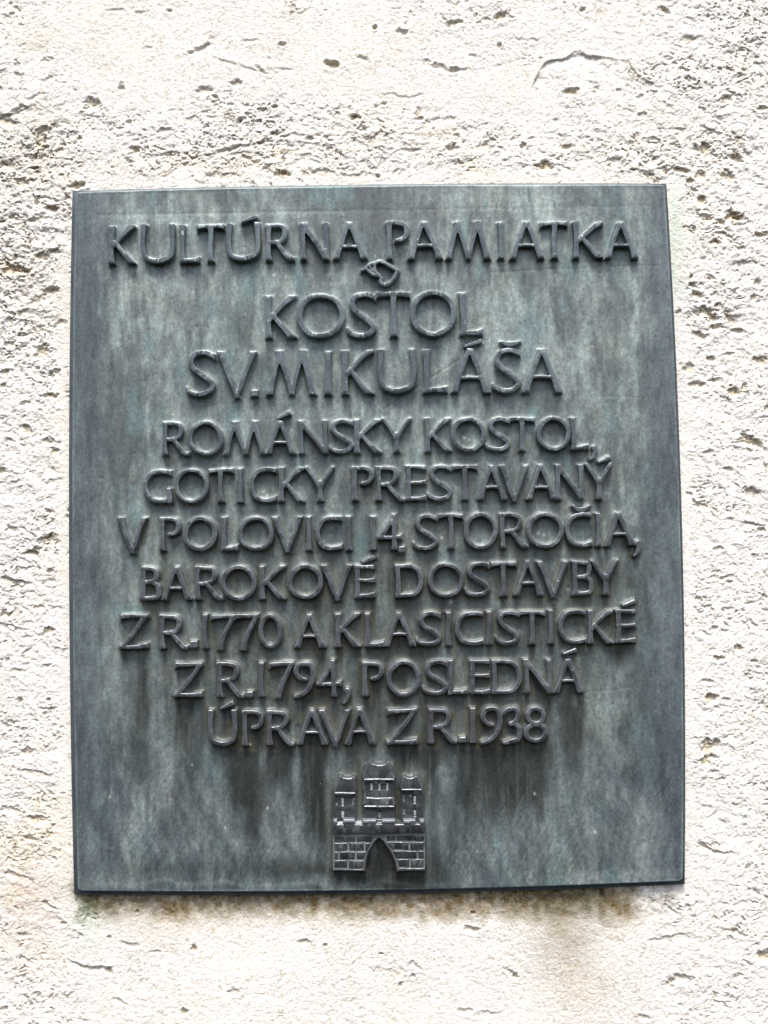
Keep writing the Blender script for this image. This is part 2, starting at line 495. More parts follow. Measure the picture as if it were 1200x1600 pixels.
        A(C([(w * .56, .49, .75), (w * .36, .52, .9), (w * .13 + h * .3, .64, 1.0), (h + w * .02, .78, 1.05), (w * .26, .95 - h * .3, 1.0), (w * .52, 1.02 - h, .98), (w * .80, .95 - h * .4, 1.02),
             (w - h, .72, 1.08), (w * .90 - h * .4, .46, 1.08), (w * .68, .22, 1.05), (w * .38, .06, 1.0), (w * .05, -.03 + h * .3, .75)], h, 6), (0, w, -.05, 1.03))
    elif ch == '4':
        A(C([(w * .72, 1.10, .9), (w * .62, .90, .9), (w * .34, .58, .9), (w * .08, .36, .9)], h, 4), (0, w, 0, 1.05))
        A(C([(0.02, .36, .75), (w * .4, .36, .8), (w * .9, .36, .95), (w + .02, .37, 1.3)], h, 4), (0, w, 0, 1))
        A(stem(w * .70, h, 0, 1.05, 1.4, .9), (0, w, 0, 1.05))
    elif ch == '3':
        A(C([(w * .06, .82, .8), (w * .22, .93 - h * .2, 1.0), (w * .46, 1.02 - h, .98), (w * .76, .94 - h * .4, 1.05), (w * .85 - h * .3, .76, 1.05), (w * .66, .60, .95), (w * .42, .53, .75)], h, 6), (0, w, -.05, 1.03))
        A(C([(w * .42, .55, .7), (w * .66, .53, .9), (w * .90 - h * .3, .43, 1.08), (w - h, .27, 1.12), (w * .80, .09 + h * .2, 1.05), (w * .45, -.0 + h * .6, 1.0), (w * .04, -.04 + h * .3, .75)], h, 6), (0, w, -.05, 1.03))
    elif ch == '8':
        A(ell(w * .5, .755, w * .43 - h, .27 - h * .9, h * .95, 0), (0, w, -.03, 1.03))
        A(ell(w * .5, .27, w * .5 - h, .30 - h, h, 0), (0, w, -.03, 1.03))
    return s

def sdf_glyph(ch, w, t, X, Y, k=.025):
    D = None
    for st, cl in glyph(ch, w, t):
        d = sd_chain(X, Y, st)
        if cl is not None:
            d = np.maximum(d, sd_box(X, Y, *cl))
        D = d if D is None else smin(D, d, k)
    return D

# text survey: per line the cap height / base line as polylines, then (character, left, right)
LINES = [
 dict(t=8.6, base=[(170, 411.5), (330, 408.5), (430, 405), (560, 404.5), (1000, 402.5)], top=[(170, 352), (330, 350), (430, 349), (500, 347), (600, 345.5), (1000, 346)],
  row="K169-211 U219.5-272 L280-311 T307.5-350 U355-406 R415-459 N469-514 A521-574.5 P604-639 A637.5-692 M697-767 I776-791 A797.5-851 T846-888 K896.5-944 A946-999",
  acc=[('acute', 4, 377, 346, 401, 338.5)]),
 dict(t=9.6, base=[(414, 528), (600, 525.5), (755, 523)], top=[(414, 461.5), (520, 457), (640, 456), (755, 457)],
  row="K413.5-462.5 O464-538.5 S543-587.5 T589-642 O641-713 L719-755.5", acc=[]),
 dict(t=9.2, base=[(291, 618), (500, 616), (640, 613.5), (880, 612.5)], top=[(291, 549), (500, 548), (700, 545.5), (880, 544.5)],
  row="S291-336 V339.5-401 M415.5-494 I505.5-520 K534-584.5 U591.5-650 L662-699 A704.5-767.5 S771-815 A817.5-880",
  acc=[('stop', -1, 391.5, 609, 402, 619), ('acute', 7, 726.5, 541, 752, 533), ('caron', 8, 782, 532.5, 814.5, 539)]),
 dict(t=7.8, base=[(253, 711), (430, 709), (640, 706.5), (920, 702)], top=[(253, 659.5), (430, 658), (600, 654), (920, 651.5)],
  row="R253-294.5 O294-348 M349-415.5 A416-462 N467-511.5 S515-552 K554-596 Y597-642 K664.5-706 O705-760 S761-797 T797-836.5 O840-892 L893-921",
  acc=[('acute', 3, 434.5, 653.5, 452.5, 645), ('comma', -1, 921.5, 696, 935, 719)]),
 dict(t=7.8, base=[(224, 785.5), (480, 783.5), (700, 781.5), (957, 779.5)], top=[(224, 733.5), (480, 730), (700, 727), (957, 725)],
  row="G224-267.5 O272-325.5 T325-364 I368.5-381.5 C390-431 K435-475.5 Y477-522.5 P550.5-584.5 R587.5-633 E635-666 S669-706.5 T708-747 A747.5-792.5 V781-828 A823-870.5 N869-912.5 Y915-958",
  acc=[('acute', 16, 935.5, 722, 954, 715)]),
 dict(t=7.8, base=[(182, 861.5), (350, 860), (580, 859.5), (800, 856), (1000, 852.5)], top=[(182, 809), (350, 808), (580, 806.5), (700, 803), (1000, 801)],
  row="V182.5-228.5 P249-281.5 O286-339 L345-371.5 O372.5-427.5 V425-473.5 I475.5-489 C493-535 I538.5-551 1576.5-589.5 4590-628 S647-684.5 T686-725 O725-778 R782-826.5 O824.5-881.5 C884-926 I929-943 A945.5-993",
  acc=[('stop', -1, 622.5, 853.5, 632.5, 863), ('caron', 16, 895, 789.5, 923, 797.5), ('comma', -1, 990.5, 845, 1002.5, 870)]),
 dict(t=7.9, base=[(219, 938), (430, 936.5), (600, 933.5), (800, 931), (967, 929)], top=[(219, 886), (430, 884), (600, 882.5), (800, 877), (967, 876)],
  row="B219-250.5 A252-299.5 R304-348 O345-400.5 K405-446.5 O450-504.5 V501.5-551.5 E554.5-585 D618.5-661.5 O670-724.5 S727.5-765.5 T767.5-808.5 A804-849.5 V840-889.5 B895-927.5 Y924-968",
  acc=[('acute', 7, 566, 878.5, 585.5, 871)]),
 dict(t=7.9, base=[(186, 1014), (460, 1013), (700, 1008.5), (994, 1004.5)], top=[(186, 961), (460, 960), (700, 956), (994, 952.5)],
  row="Z186-230 R249-293 1314.5-325.5 7329.5-368 7366-404.5 0404.5-441 A460.5-508 K523.5-564 L570.5-599.5 A601-649.5 S652.5-690 I694.5-708 C712-755.5 I758.5-771.5 S776-812 T812-853 I855.5-868.5 C874-916 K919-959.5 E963-994.5",
  acc=[('stop', -1, 295.5, 1001.5, 307.5, 1012.5), ('acute', 19, 973.5, 946.5, 993, 940)]),
 dict(t=7.9, base=[(271, 1089.5), (560, 1088.5), (720, 1085), (912, 1082.5)], top=[(271, 1036), (560, 1035), (720, 1032), (912, 1030)],
  row="Z271-316 R339-381 1402-415 7421-459.5 9459-492.5 4494-533 P566-600 O605-657.5 S662.5-700 L700.5-730.5 E735-766 D769.5-815.5 N820-863 A865.5-912.5",
  acc=[('stop', -1, 384, 1081, 395, 1090), ('comma', -1, 536, 1076, 546.5, 1101), ('acute', 13, 880.5, 1022.5, 900.5, 1016.5)]),
 dict(t=7.9, base=[(326, 1165.5), (600, 1163.5), (856, 1159.5)], top=[(326, 1111), (600, 1109), (856, 1104.5)],
  row="U326-369.5 P378.5-411.5 R416-460 A464-511.5 V499-548 A539.5-586.5 Z604.5-652.5 R670-714.5 1734-746.5 9752-785.5 3785-815.5 8819-856.5",
  acc=[('acute', 0, 344.5, 1107.5, 364, 1099.5), ('stop', -1, 717, 1152, 728.5, 1161)]),
]
ORD = ['first', 'second', 'third', 'fourth', 'fifth', 'sixth', 'seventh', 'eighth', 'ninth', 'tenth']

# ------------------------------------------------------------------ the plaque
plaque = bpy.data.objects.new('bronze_plaque', None)
COL.objects.link(plaque)
plaque['label'] = 'weathered green-grey bronze memorial plaque with raised lettering and a castle relief'
plaque['category'] = 'plaque'

W, H = .55, .641157
def bow(s, t, dl=.0040, dr=.0062, dt=.0026, db=.0040):
    X = s * W / 2 + (1 - t * t) * np.where(s < 0, s * dl, s * dr)
    Z = t * H / 2 + (1 - s * s) * np.where(t > 0, t * dt, t * db)
    return X, Z

# --- flat back plate, its sides slightly drafted
def ring(n, inset):
    pts = []
    for k in range(4):
        for i in range(n):
            u = -1 + 2 * i / n
            s, t = [(u, -1), (1, u), (-u, 1), (-1, -u)][k]
            pts.append((s, t))
    P = np.array(pts)
    X, Z = bow(P[:, 0], P[:, 1])
    # pull in along the axes
    X = X - np.where(np.abs(P[:, 0]) == 1, np.sign(P[:, 0]), 0) * inset
    Z = Z - np.where(np.abs(P[:, 1]) == 1, np.sign(P[:, 1]), 0) * inset
    return X, Z
nr = 24
R_ = []
for inset, y in [(-.0004, .012), (0, .0010), (.0009, 0.0), (.009, -.0001)]:
    X, Z = ring(nr, inset)
    R_.append(np.stack([X, np.full_like(X, y), Z], 1))
X, Z = ring(nr, .02); R_.append(np.stack([X, np.full_like(X, .0), Z], 1))
V = np.concatenate(R_); n4 = 4 * nr; Q = []
for k in range(4):
    for i in range(n4):
        j = (i + 1) % n4
        Q.append((k * n4 + i, k * n4 + j, (k + 1) * n4 + j, (k + 1) * n4 + i))
back = link('back_plate', quad_mesh('back_plate', V, np.array(Q), False), M_BACK, plaque)

# --- letters
def line_y(poly, x):
    xs = [p[0] for p in poly]; ys = [p[1] for p in poly]
    return float(np.interp(x, xs, ys))

PXM = 0.9602 / FPX      # metres per photo pixel at the letter faces
CELL = .00062
LEV = [(.0005, -.0012), (.0, H_LET - .00028), (-.00036, H_LET)]
FIELDS = []             # (gx, gz, F) for fillets, grime, contact shading and drips on the panel

def local_grid(x0, x1, z0, z1, pad=.005, cell=CELL):
    gx = np.arange(x0 - pad, x1 + pad + cell, cell); gz = np.arange(z0 - pad, z1 + pad + cell, cell)
    return gx, gz

for li, L in enumerate(LINES):
    objs = []
    for tok in L['row'].split():
        ch = tok[0]; a, b = tok[1:].split('-'); a = float(a); b = float(b)
        m = (a + b) / 2
        yb_a, yb_b = line_y(L['base'], a), line_y(L['base'], b)
        yt_a = line_y(L['top'], a)
        xa, za = unproj(a, yb_a, Y_TOP); xb, zb = unproj(b, yb_b, Y_TOP); xt, zt = unproj(a, yt_a, Y_TOP)
        cap = zt - za
        wid = (xb - xa)
        slope = (zb - za) / wid + rng.uniform(-.006, .006)
        gx, gz = local_grid(xa, xb, min(za, zb) - .003, zt + .004)
        GX, GZ = np.meshgrid(gx, gz, indexing='ij')
        u = (GX - xa) / cap
        v = (GZ - za - slope * (GX - xa)) / cap
        # hand-cut irregularity
        sd_ = rng.randint(0, 9999)
        u2 = u + .030 * (vnoise(u * 2.2 + sd_, v * 2.2 + sd_ * .37, 3) - .5) + .010 * (vnoise(u * 7 + sd_, v * 7, 4) - .5)
        v2 = v + .024 * (vnoise(u * 2.2 + sd_ * .61, v * 2.2 + sd_, 5) - .5) + .010 * (vnoise(u * 7, v * 7 + sd_, 6) - .5)
        F = sdf_glyph(ch, wid / cap, L['t'] * .80 * PXM / cap * rng.uniform(.96, 1.05), u2, v2) * cap
        nm = 'digit' if ch in '0123456789' else 'letter'
        wr = rng.uniform(.9, 1.1)
        o = relief(nm, F, gx, gz, LEV, Y_PANEL, plaque, M_LET, wear_light=(.85 * wr, 2.4 * wr, .95 * wr))  # pale rims: worn edges plus light painted on the bevels
        o['label'] = 'raised bronze %s %s in the %s line' % ('numeral' if nm == 'digit' else 'capital', ch, ORD[li])
        FIELDS.append((gx, gz, F))
        objs.append(o)
    for kind, idx, x0, y0, x1, y1 in L['acc']:
        xm = (x0 + x1) / 2
        if kind == 'acute':       # (left, low) -> (right, high) centre line of the bar
            pa = unproj(x0 + 1.5, y0 - .5, Y_TOP); pb = unproj(x1 - 1.5, y1, Y_TOP)
            pts = np.array([(pa[0], pa[1], 2.1 * PXM), ((pa[0] + pb[0]) / 2, (pa[1] + pb[1]) / 2, 2.6 * PXM), (pb[0], pb[1], 3.2 * PXM)])
            nm = 'accent'
        elif kind == 'caron':     # shallow upturned crescent
            px = [(x0 + 1.5, y0 + 1.2), (x0 + .3 * (x1 - x0), y1 - 1.6), (x0 + .62 * (x1 - x0), y1 - 1.9), (x1 - 1.5, y0 + 1.0)]
            pts = spline([(*unproj(x, y, Y_TOP), r * PXM) for (x, y), r in zip(px, (1.8, 3.3, 3.5, 1.8))], 5)
            nm = 'accent'
        elif kind == 'comma':
            px = [(x0 + .62 * (x1 - x0), y0 + 3.5), (x0 + .72 * (x1 - x0), y0 + .42 * (y1 - y0)), (x0 + .50 * (x1 - x0), y0 + .75 * (y1 - y0)), (x0 + 2, y1 - 1.5)]
            pts = spline([(*unproj(x, y, Y_TOP), r * PXM) for (x, y), r in zip(px, (4.0, 3.6, 2.6, 1.6))], 5)
            nm = 'comma'
        else:
            nm = 'full_stop'
        gx, gz = local_grid(unproj(x0, y1, Y_TOP)[0], unproj(x1, y1, Y_TOP)[0], unproj(x0, max(y0, y1), Y_TOP)[1] - .002, unproj(x0, min(y0, y1), Y_TOP)[1] + .002)
        GX, GZ = np.meshgrid(gx, gz, indexing='ij')
        if nm == 'full_stop':
            c = [unproj(x, y, Y_TOP) for x, y in ((x0 + 1, y0 + .6), (x1 - .2, y0), (x1, y1 - .3), (x0, y1))]
            F = sd_poly(GX, GZ, c)
        else:
            F = sd_chain(GX, GZ, pts)
            if kind == 'acute':   # straight-cut ends
                d = np.array([pb[0] - pa[0], pb[1] - pa[1]]); Ld = np.hypot(*d); d /= Ld
                q = (GX - pa[0]) * d[0] + (GZ - pa[1]) * d[1]
                F = np.maximum(F, np.maximum(-q - .0012, q - Ld - .0012))
        par = objs[idx] if idx >= 0 else plaque
        hh = H_LET * (.85 if nm != 'accent' else .95)
        o = relief(nm, F, gx, gz, [(.0007, -.0012), (0, hh - .0005), (-.0006, hh)], Y_PANEL, plaque, M_LET, wear_light=(.85, 2.4, .95))
        if idx >= 0:
            o.parent = par
            o.location = Vector(o.location) - Vector(par.location)
        FIELDS.append((gx, gz, F))

# --- looped heart ornament between the first two lines
def px_chain(rows, scale=1.0, n=6, closed=False, off=(0, 0)):
    return spline([(*unproj(x + off[0], y + off[1], Y_TOP), r * PXM) for x, y, r in rows], n, closed)
gx, gz = local_grid(unproj(562, 446, Y_TOP)[0], unproj(626, 446, Y_TOP)[0], unproj(562, 452, Y_TOP)[1], unproj(562, 402, Y_TOP)[1], cell=.0005)
GX, GZ = np.meshgrid(gx, gz, indexing='ij')
F1 = sd_chain(GX, GZ, px_chain([(596.5, 434.5, 2.2), (591.5, 429.5, 2.4), (586.6, 422.5, 2.3), (585.2, 414.5, 2.3), (588.8, 409.4, 2.5), (595.5, 408.4, 2.6), (603, 411.8, 2.8), (612, 417.2, 2.9), (621, 422.6, 2.6)], n=6))
F1 = np.minimum(F1, sd_chain(GX, GZ, px_chain([(620.6, 422.6, 2.6), (617.5, 430.5, 3.1), (612, 438.5, 3.3), (605, 444.2, 3.4), (598.6, 444.2, 3.2), (594.6, 439.5, 2.9), (596.5, 434.5, 2.2)], n=6)))
gx1, gz1, FH1 = gx, gz, F1
F2 = sd_chain(GX, GZ, px_chain([(566.5, 421.5, 2.6), (571.5, 419.5, 2.4), (576, 423.5, 2.3), (581, 427.8, 2.2), (587, 430.2, 2.3), (592.5, 429.5, 2.4)], n=5))
F2 = np.minimum(F2, sd_chain(GX, GZ, px_chain([(568, 421, 2.0), (573, 416.2, 2.3), (579, 412.5, 2.6), (586, 410.5, 2.2)], n=5)))
F2 = np.minimum(F2, sd_chain(GX, GZ, px_chain([(577, 414, 2.2), (579.5, 419, 1.6), (583, 423.6, 1.4), (587.5, 426.4, 1.5)], n=5)))
F = smin(F1, F2, .0006)
orn = relief('heart_ornament', F, gx, gz, LEV, Y_PANEL, plaque, M_LET, wear_light=(.62, 1.3, 1.0))
orn['label'] = 'small looped heart ornament between the first two lines'
FIELDS.append((gx, gz, F))

# --- castle relief; drawn in units of a 5.4545x enlargement with origin (480,1160)
def cz_(x, y, yp=None):
    return unproj(480 + x / 5.4545, 1160 + y / 5.4545, Y_PANEL - .008 if yp is None else yp)
CU = PXM / 5.4545
CG = local_grid(cz_(200, 1120)[0], cz_(1025, 1120)[0], cz_(200, 1125)[1], cz_(200, 140)[1], pad=.006, cell=.0005)
CX, CZ = np.meshgrid(*CG, indexing='ij')
_wa = .0011 * (fbm(CX / .009, CZ / .009, 500, 3) - .5); _wb = .0011 * (fbm(CX / .009, CZ / .009, 505, 3) - .5)
CX = CX + _wa; CZ = CZ + _wb
def cpoly(pts, yp=None):
    return sd_poly(CX, CZ, [cz_(x, y, yp) for x, y in pts])
ARCH_L = [(488, 1100), (492, 1040), (500, 985), (515, 935), (540, 885), (572, 838), (615, 803)]
ARCH_R = [(615, 803), (660, 845), (700, 900), (730, 955), (752, 1010), (765, 1060), (770, 1100)]
def ch_relief(nm, F, h, parent, drop=-.0012, draft=.0006, bev=.0005, mat=None, wear_light=(.6, 1.3, .95), base=None):
    wear_light = (wear_light[0] * 1.1, wear_light[1] * 1.15, wear_light[2] * .92)
    g0, g1 = CG
    # crop the field to where it matters
    ii = np.nonzero((F < draft + .001).any(1))[0]; jj = np.nonzero((F < draft + .001).any(0))[0]
    if len(ii) < 3 or len(jj) < 3: return None
    i0, i1 = max(ii[0] - 2, 0), ii[-1] + 3; j0, j1 = max(jj[0] - 2, 0), jj[-1] + 3
    o = relief(nm, F[i0:i1, j0:j1], g0[i0:i1], g1[j0:j1], [(draft, drop), (0, h - bev * .8), (-bev, h)], Y_PANEL, None, mat or M_LET, wear_light=wear_light)
    if parent is not None and o is not None:
        o.parent = parent
        o.location = Vector(o.location) - (Vector(parent.location) if parent is not plaque else Vector((0, 0, 0)))
    return o

hole = cpoly([(488, 1400)] + ARCH_L + ARCH_R[1:] + [(772, 1400)])
outer = cpoly([(222, 700), (1000, 692), (1003, 1092), (770, 1095), (770, 1110), (488, 1110), (488, 1097), (222, 1097)])
body = np.maximum(outer, -(hole - 6 * CU))
castle = ch_relief('castle_relief', body, .0074, plaque, draft=.0008, mat=M_GROOVE)
castle['label'] = 'raised castle gate with three towers near the bottom edge of the plaque'
FIELDS.append((CG[0], CG[1], body))
# rim of the gate arch
rim = np.abs(hole + 0) - 7 * CU
rim = np.maximum(rim, cpoly([(480, 790), (790, 790), (790, 1098), (480, 1098)]))
ch_relief('arch_rim', rim, .0084, castle, drop=.004, draft=.0004, bev=.0004)
# coursed stones either side of the arch
def arch_x(y, side):
    A_ = ARCH_L if side < 0 else ARCH_R
    ys = [p[1] for p in A_]; xs = [p[0] for p in A_]
    if side < 0: ys, xs = ys[::-1], xs[::-1]
    return float(np.interp(y, ys, xs))
courses = [(800, 846, [(228, 412), (418, 565)], [(672, 752), (758, 998)]),
           (855, 921, [(228, 344), (352, 486), (494, 0)], [(0, 866), (874, 998)]),
           (930, 994, [(228, 264), (272, 408), (416, 0)], [(0, 938), (946, 998)]),
           (1003, 1069, [(228, 344), (352, 0)], [(0, 871), (879, 998)]),
           (1078, 1094, [(226, 0)], [(0, 1000)])]
for y0, y1, lf, rt in courses:
    for side, cells in ((-1, lf), (1, rt)):
        dy = 0 if side < 0 else -8
        for xa, xb in cells:
            a0, a1 = y0 + dy, y1 + dy
            if side < 0:
                P = [(xa, a0), (xb or arch_x(a0, -1) - 14, a0), (xb or arch_x(a1, -1) - 14, a1), (xa, a1)]
                if xb: P[1] = (min(xb, arch_x(a0, -1) - 14), a0); P[2] = (min(xb, arch_x(a1, -1) - 14), a1)
            else:
                P = [(xa or arch_x(a0, 1) + 14, a0), (xb, a0), (xb, a1), (xa or arch_x(a1, 1) + 14, a1)]
                if xa: P[0] = (max(xa, arch_x(a0, 1) + 14), a0); P[3] = (max(xa, arch_x(a1, 1) + 14), a1)
            if P[1][0] - P[0][0] < 12 or P[2][0] - P[3][0] < 12: continue
            ch_relief('stone_block', cpoly([(x + 3, y + 3 if i < 2 else y - 3) if i in (0, 3) else (x - 3, y + 3 if i < 2 else y - 3) for i, (x, y) in enumerate(P)]),
                      .0083 + rng.uniform(-.0003, .0003), castle, drop=.0045, draft=.0003, bev=.0003, wear_light=(.7, 1.1 * (_wv := rng.uniform(.8, 1.15)), .66 * _wv))
# parapet band with overhanging lower edge and merlons
par_ = cpoly([(224, 702), (998, 694), (998, 768), (800, 775), (590, 782), (400, 775), (226, 790)], Y_PANEL - .011)
parapet = ch_relief('parapet', par_, .0112, castle, drop=.004, draft=.0012, bev=.0007, wear_light=(.6, .95, .62))
for x0, x1, yt in [(224, 252, 668), (304, 404, 662), (470, 590, 664), (638, 748, 664), (820, 924, 664), (962, 998, 664)]:
    F = cpoly([(x0 + 3, yt + 18), (x1 - 3, yt + 17), (x1 - 3, 730), (x0 + 3, 730)], Y_PANEL - .011)
    ch_relief('merlon', F, .0114, castle, drop=.004, draft=.0016, bev=.0004, wear_light=(1.7, 1.4, .75))  # sloped sides tinted pale as if lit
    ch_relief('merlon_lit_top', cpoly([(x0 + 1, yt - 4), (x1 - 1, yt - 5), (x1 - 1, yt + 22), (x0 + 1, yt + 23)], Y_PANEL - .011), .0120, castle, drop=.006, draft=.0005, bev=.0005, mat=M_LIT_TOP)  # pale strip painted as the lit top of the merlon
for x0, x1 in [(254, 300), (408, 464), (594, 634), (756, 816), (928, 958)]:
    F = cpoly([(x0, 690), (x1, 689), (x1 - 3, 712), (x0 + 3, 713)])
    ch_relief('crenel_sill', F, .0100, castle, drop=.004, draft=.0012, bev=.0004, mat=M_PALE, wear_light=(1, 1, 1))

def tower(bodyP, roofP, eaveP, slots, creases=()):
    F = cpoly(bodyP)
    for s_ in slots:
        F = np.maximum(F, -cpoly(s_))
    tw = ch_relief('tower', F, .0058, castle, draft=.0008, wear_light=(.65, 1.3, .68))
    ch_relief('roof', cpoly(roofP), .0080, castle, draft=.0010, bev=.0006, wear_light=(.65, 1.4, .95))
    ch_relief('eave', cpoly(eaveP), .0088, castle, drop=.004, draft=.0004, bev=.0004, wear_light=(1.5, 2.1, 1.8))  # eaves tinted pale all over as a painted highlight
    for s_ in slots:
        ch_relief('window_slot', cpoly(s_) + 3 * CU, .0052, castle, draft=.0003, bev=.0003, mat=M_PALE, wear_light=(1, 1, 1))
    FIELDS.append((CG[0], CG[1], np.minimum(cpoly(bodyP), cpoly(roofP))))
    return tw
def slot(x, y0, y1, w=15):
    return [(x - w, y0), (x + w, y0), (x + w * .7, y1), (x - w * .7, y1)]
tower([(234, 425), (410, 425), (412, 700), (232, 700)],
      [(228, 412), (238, 372), (258, 325), (272, 296), (288, 286), (304, 302), (340, 308), (378, 302), (392, 287), (406, 300), (412, 340), (420, 418), (420, 426), (228, 424)],
      [(232, 424), (412, 427), (412, 441), (232, 440)],
      [slot(302, 478, 545), slot(390, 478, 528, 8), slot(300, 590, 640)])
tower([(812, 400), (984, 400), (990, 700), (806, 700)],
      [(798, 385), (806, 330), (816, 292), (830, 288), (842, 300), (875, 308), (908, 300), (926, 284), (942, 296), (960, 335), (980, 380), (984, 398), (798, 398)],
      [(804, 397), (976, 397), (978, 410), (804, 410)],
      [slot(918, 460, 525), slot(918, 582, 636), slot(824, 452, 502, 7), slot(826, 570, 612, 6)])
# the keep: two storeys
arc_w = [slot(547, 348, 402, 13), slot(614, 348, 402, 13), slot(680, 348, 402, 13)]
F = cpoly([(500, 320), (727, 320), (725, 470), (740, 480), (742, 700), (495, 700), (497, 480), (503, 470)])
for s_ in arc_w: F = np.maximum(F, -cpoly(s_))
F = np.maximum(F, -cpoly([(594, 588), (605, 575), (625, 575), (636, 588), (634, 662), (596, 662)]))
ch_relief('keep', F, .0068, castle, draft=.0008, wear_light=(.65, 1.3, .62))
for s_ in arc_w: ch_relief('window_slot', cpoly(s_) + 2.5 * CU, .0062, castle, draft=.0003, bev=.0003, mat=M_PALE, wear_light=(1, 1, 1))
for xx in (580, 647):
    ch_relief('arcade_arch', cpoly([(xx - 17, 340), (xx + 17, 340), (xx + 15, 362), (xx, 350), (xx - 15, 362)]), .0078, castle, drop=.004, draft=.0004, bev=.0003)
ch_relief('roof', cpoly([(474, 304), (486, 262), (506, 205), (522, 165), (534, 156), (550, 180), (590, 196), (640, 194), (668, 182), (686, 157), (700, 172), (722, 232), (744, 290), (748, 304), (746, 309), (474, 309)]),
          .0092, castle, draft=.0010, bev=.0006, wear_light=(.65, 1.4, .95))
ch_relief('eave', cpoly([(482, 309), (740, 307), (740, 321), (484, 323)]), .0098, castle, drop=.004, draft=.0004, bev=.0004, wear_light=(1.5, 2.1, 1.8))
ch_relief('roof', cpoly([(503, 472), (722, 470), (736, 495), (750, 528), (744, 537), (482, 540), (474, 530), (492, 500)]), .0088, castle, draft=.0010, bev=.0006, wear_light=(.65, 1.4, .9))
ch_relief('eave', cpoly([(484, 540), (742, 538), (740, 550), (486, 552)]), .0094, castle, drop=.004, draft=.0004, bev=.0004, wear_light=(1.5, 2.1, 1.8))
ch_relief('doorway', cpoly([(600, 610), (632, 610), (632, 655), (600, 655)]), .0035, castle, draft=.0003, bev=.0003, mat=M_PALE)
FIELDS.append((CG[0], CG[1], cpoly([(500, 200), (720, 200), (740, 300), (740, 700), (490, 700), (480, 300)])))

# --- the raised panel: fine grid, with fillets round the letters, casting unevenness, patina, run-off stains and painted contact shading
NS, NT = 610, 720
IL, IR, IT, IB = .0042, .0034, .0032, .0048      # insets from the back plate
RC = .0036
pads = [.0005, .0009, .0018]
prof_e = np.array([-.0008, 0, .0005, .0009, .0018]); prof_h = np.array([0.0, -.0001, -.0009, -.0026, -.0046])
wS = W - IL - IR; wT = H - IT - IB
us = np.concatenate([[-p for p in pads[::-1]], np.linspace(0, wS, NS), [wS + p for p in pads]])
ts = np.concatenate([[-p for p in pads[::-1]], np.linspace(0, wT, NT), [wT + p for p in pads]])
U, Tt = np.meshgrid(us, ts, indexing='ij')
# round the corners: concentric remap inside the corner squares
a = np.maximum(np.maximum(RC - U, U - (wS - RC)), 0) / RC
b = np.maximum(np.maximum(RC - Tt, Tt - (wT - RC)), 0) / RC
m_ = np.maximum(a, b); hyp = np.hypot(a, b); k_ = np.where(hyp > 1e-9, m_ / np.maximum(hyp, 1e-9), 1)
sa = np.where(U < wS / 2, -1, 1); sb = np.where(Tt < wT / 2, -1, 1)
U2 = np.where(a > 0, np.where(sa < 0, RC, wS - RC) + sa * a * k_ * RC, U)
T2 = np.where(b > 0, np.where(sb < 0, RC, wT - RC) + sb * b * k_ * RC, Tt)
E_ = (m_ - 1) * RC                                 # outside distance near the border (<=0 inside)
E_ = np.where(m_ > 0, E_, -RC)
# the lower left ledge is a little wider than the upper left one
SX = (-W / 2 + IL + U2) / (W / 2); TZ = (-H / 2 + IB + T2) / (H / 2)
PX_, PZ_ = bow(SX, TZ)
PX_ = PX_ + .0011 * np.clip(-SX, 0, 1) ** 8 * (1 - TZ) / 2
edgeH = np.interp(E_, prof_e, prof_h)
# distance to nearest letter edge
D = np.full(PX_.shape, .05)
for gx, gz, F in FIELDS:
    box = (PX_ > gx[1]) & (PX_ < gx[-2]) & (PZ_ > gz[1]) & (PZ_ < gz[-2])
    ii = np.nonzero(box.any(1))[0]; jj = np.nonzero(box.any(0))[0]
    if len(ii) == 0: continue
    sl = (slice(ii[0], ii[-1] + 1), slice(jj[0], jj[-1] + 1))
    x = PX_[sl]; z = PZ_[sl]
    u = np.clip((x - gx[0]) / (gx[1] - gx[0]), 0, len(gx) - 1.001); v = np.clip((z - gz[0]) / (gz[1] - gz[0]), 0, len(gz) - 1.001)
    i = u.astype(int); j = v.astype(int); fu = u - i; fv = v - j
    val = (F[i, j] * (1 - fu) + F[i + 1, j] * fu) * (1 - fv) + (F[i, j + 1] * (1 - fu) + F[i + 1, j + 1] * fu) * fv
    val = np.where(box[sl], val, .05)
    D[sl] = np.minimum(D[sl], val)
Dp = np.maximum(D, 0)
PXI, PYI = proj(PX_, PZ_, Y_PANEL)                 # survey coordinates of every panel vertex
n_big = fbm(PXI / 170, PYI / 170, 20, 3) - .5
n_mid = fbm(PXI / 26, PYI / 40, 24, 4) - .5
hgt = .0011 * n_big + .00045 * n_mid
hgt = hgt + .0010 * np.clip(1 - Dp / .0022, 0, 1) ** 2 + .0006 * np.clip(1 - Dp / .0048, 0, 1) ** 2
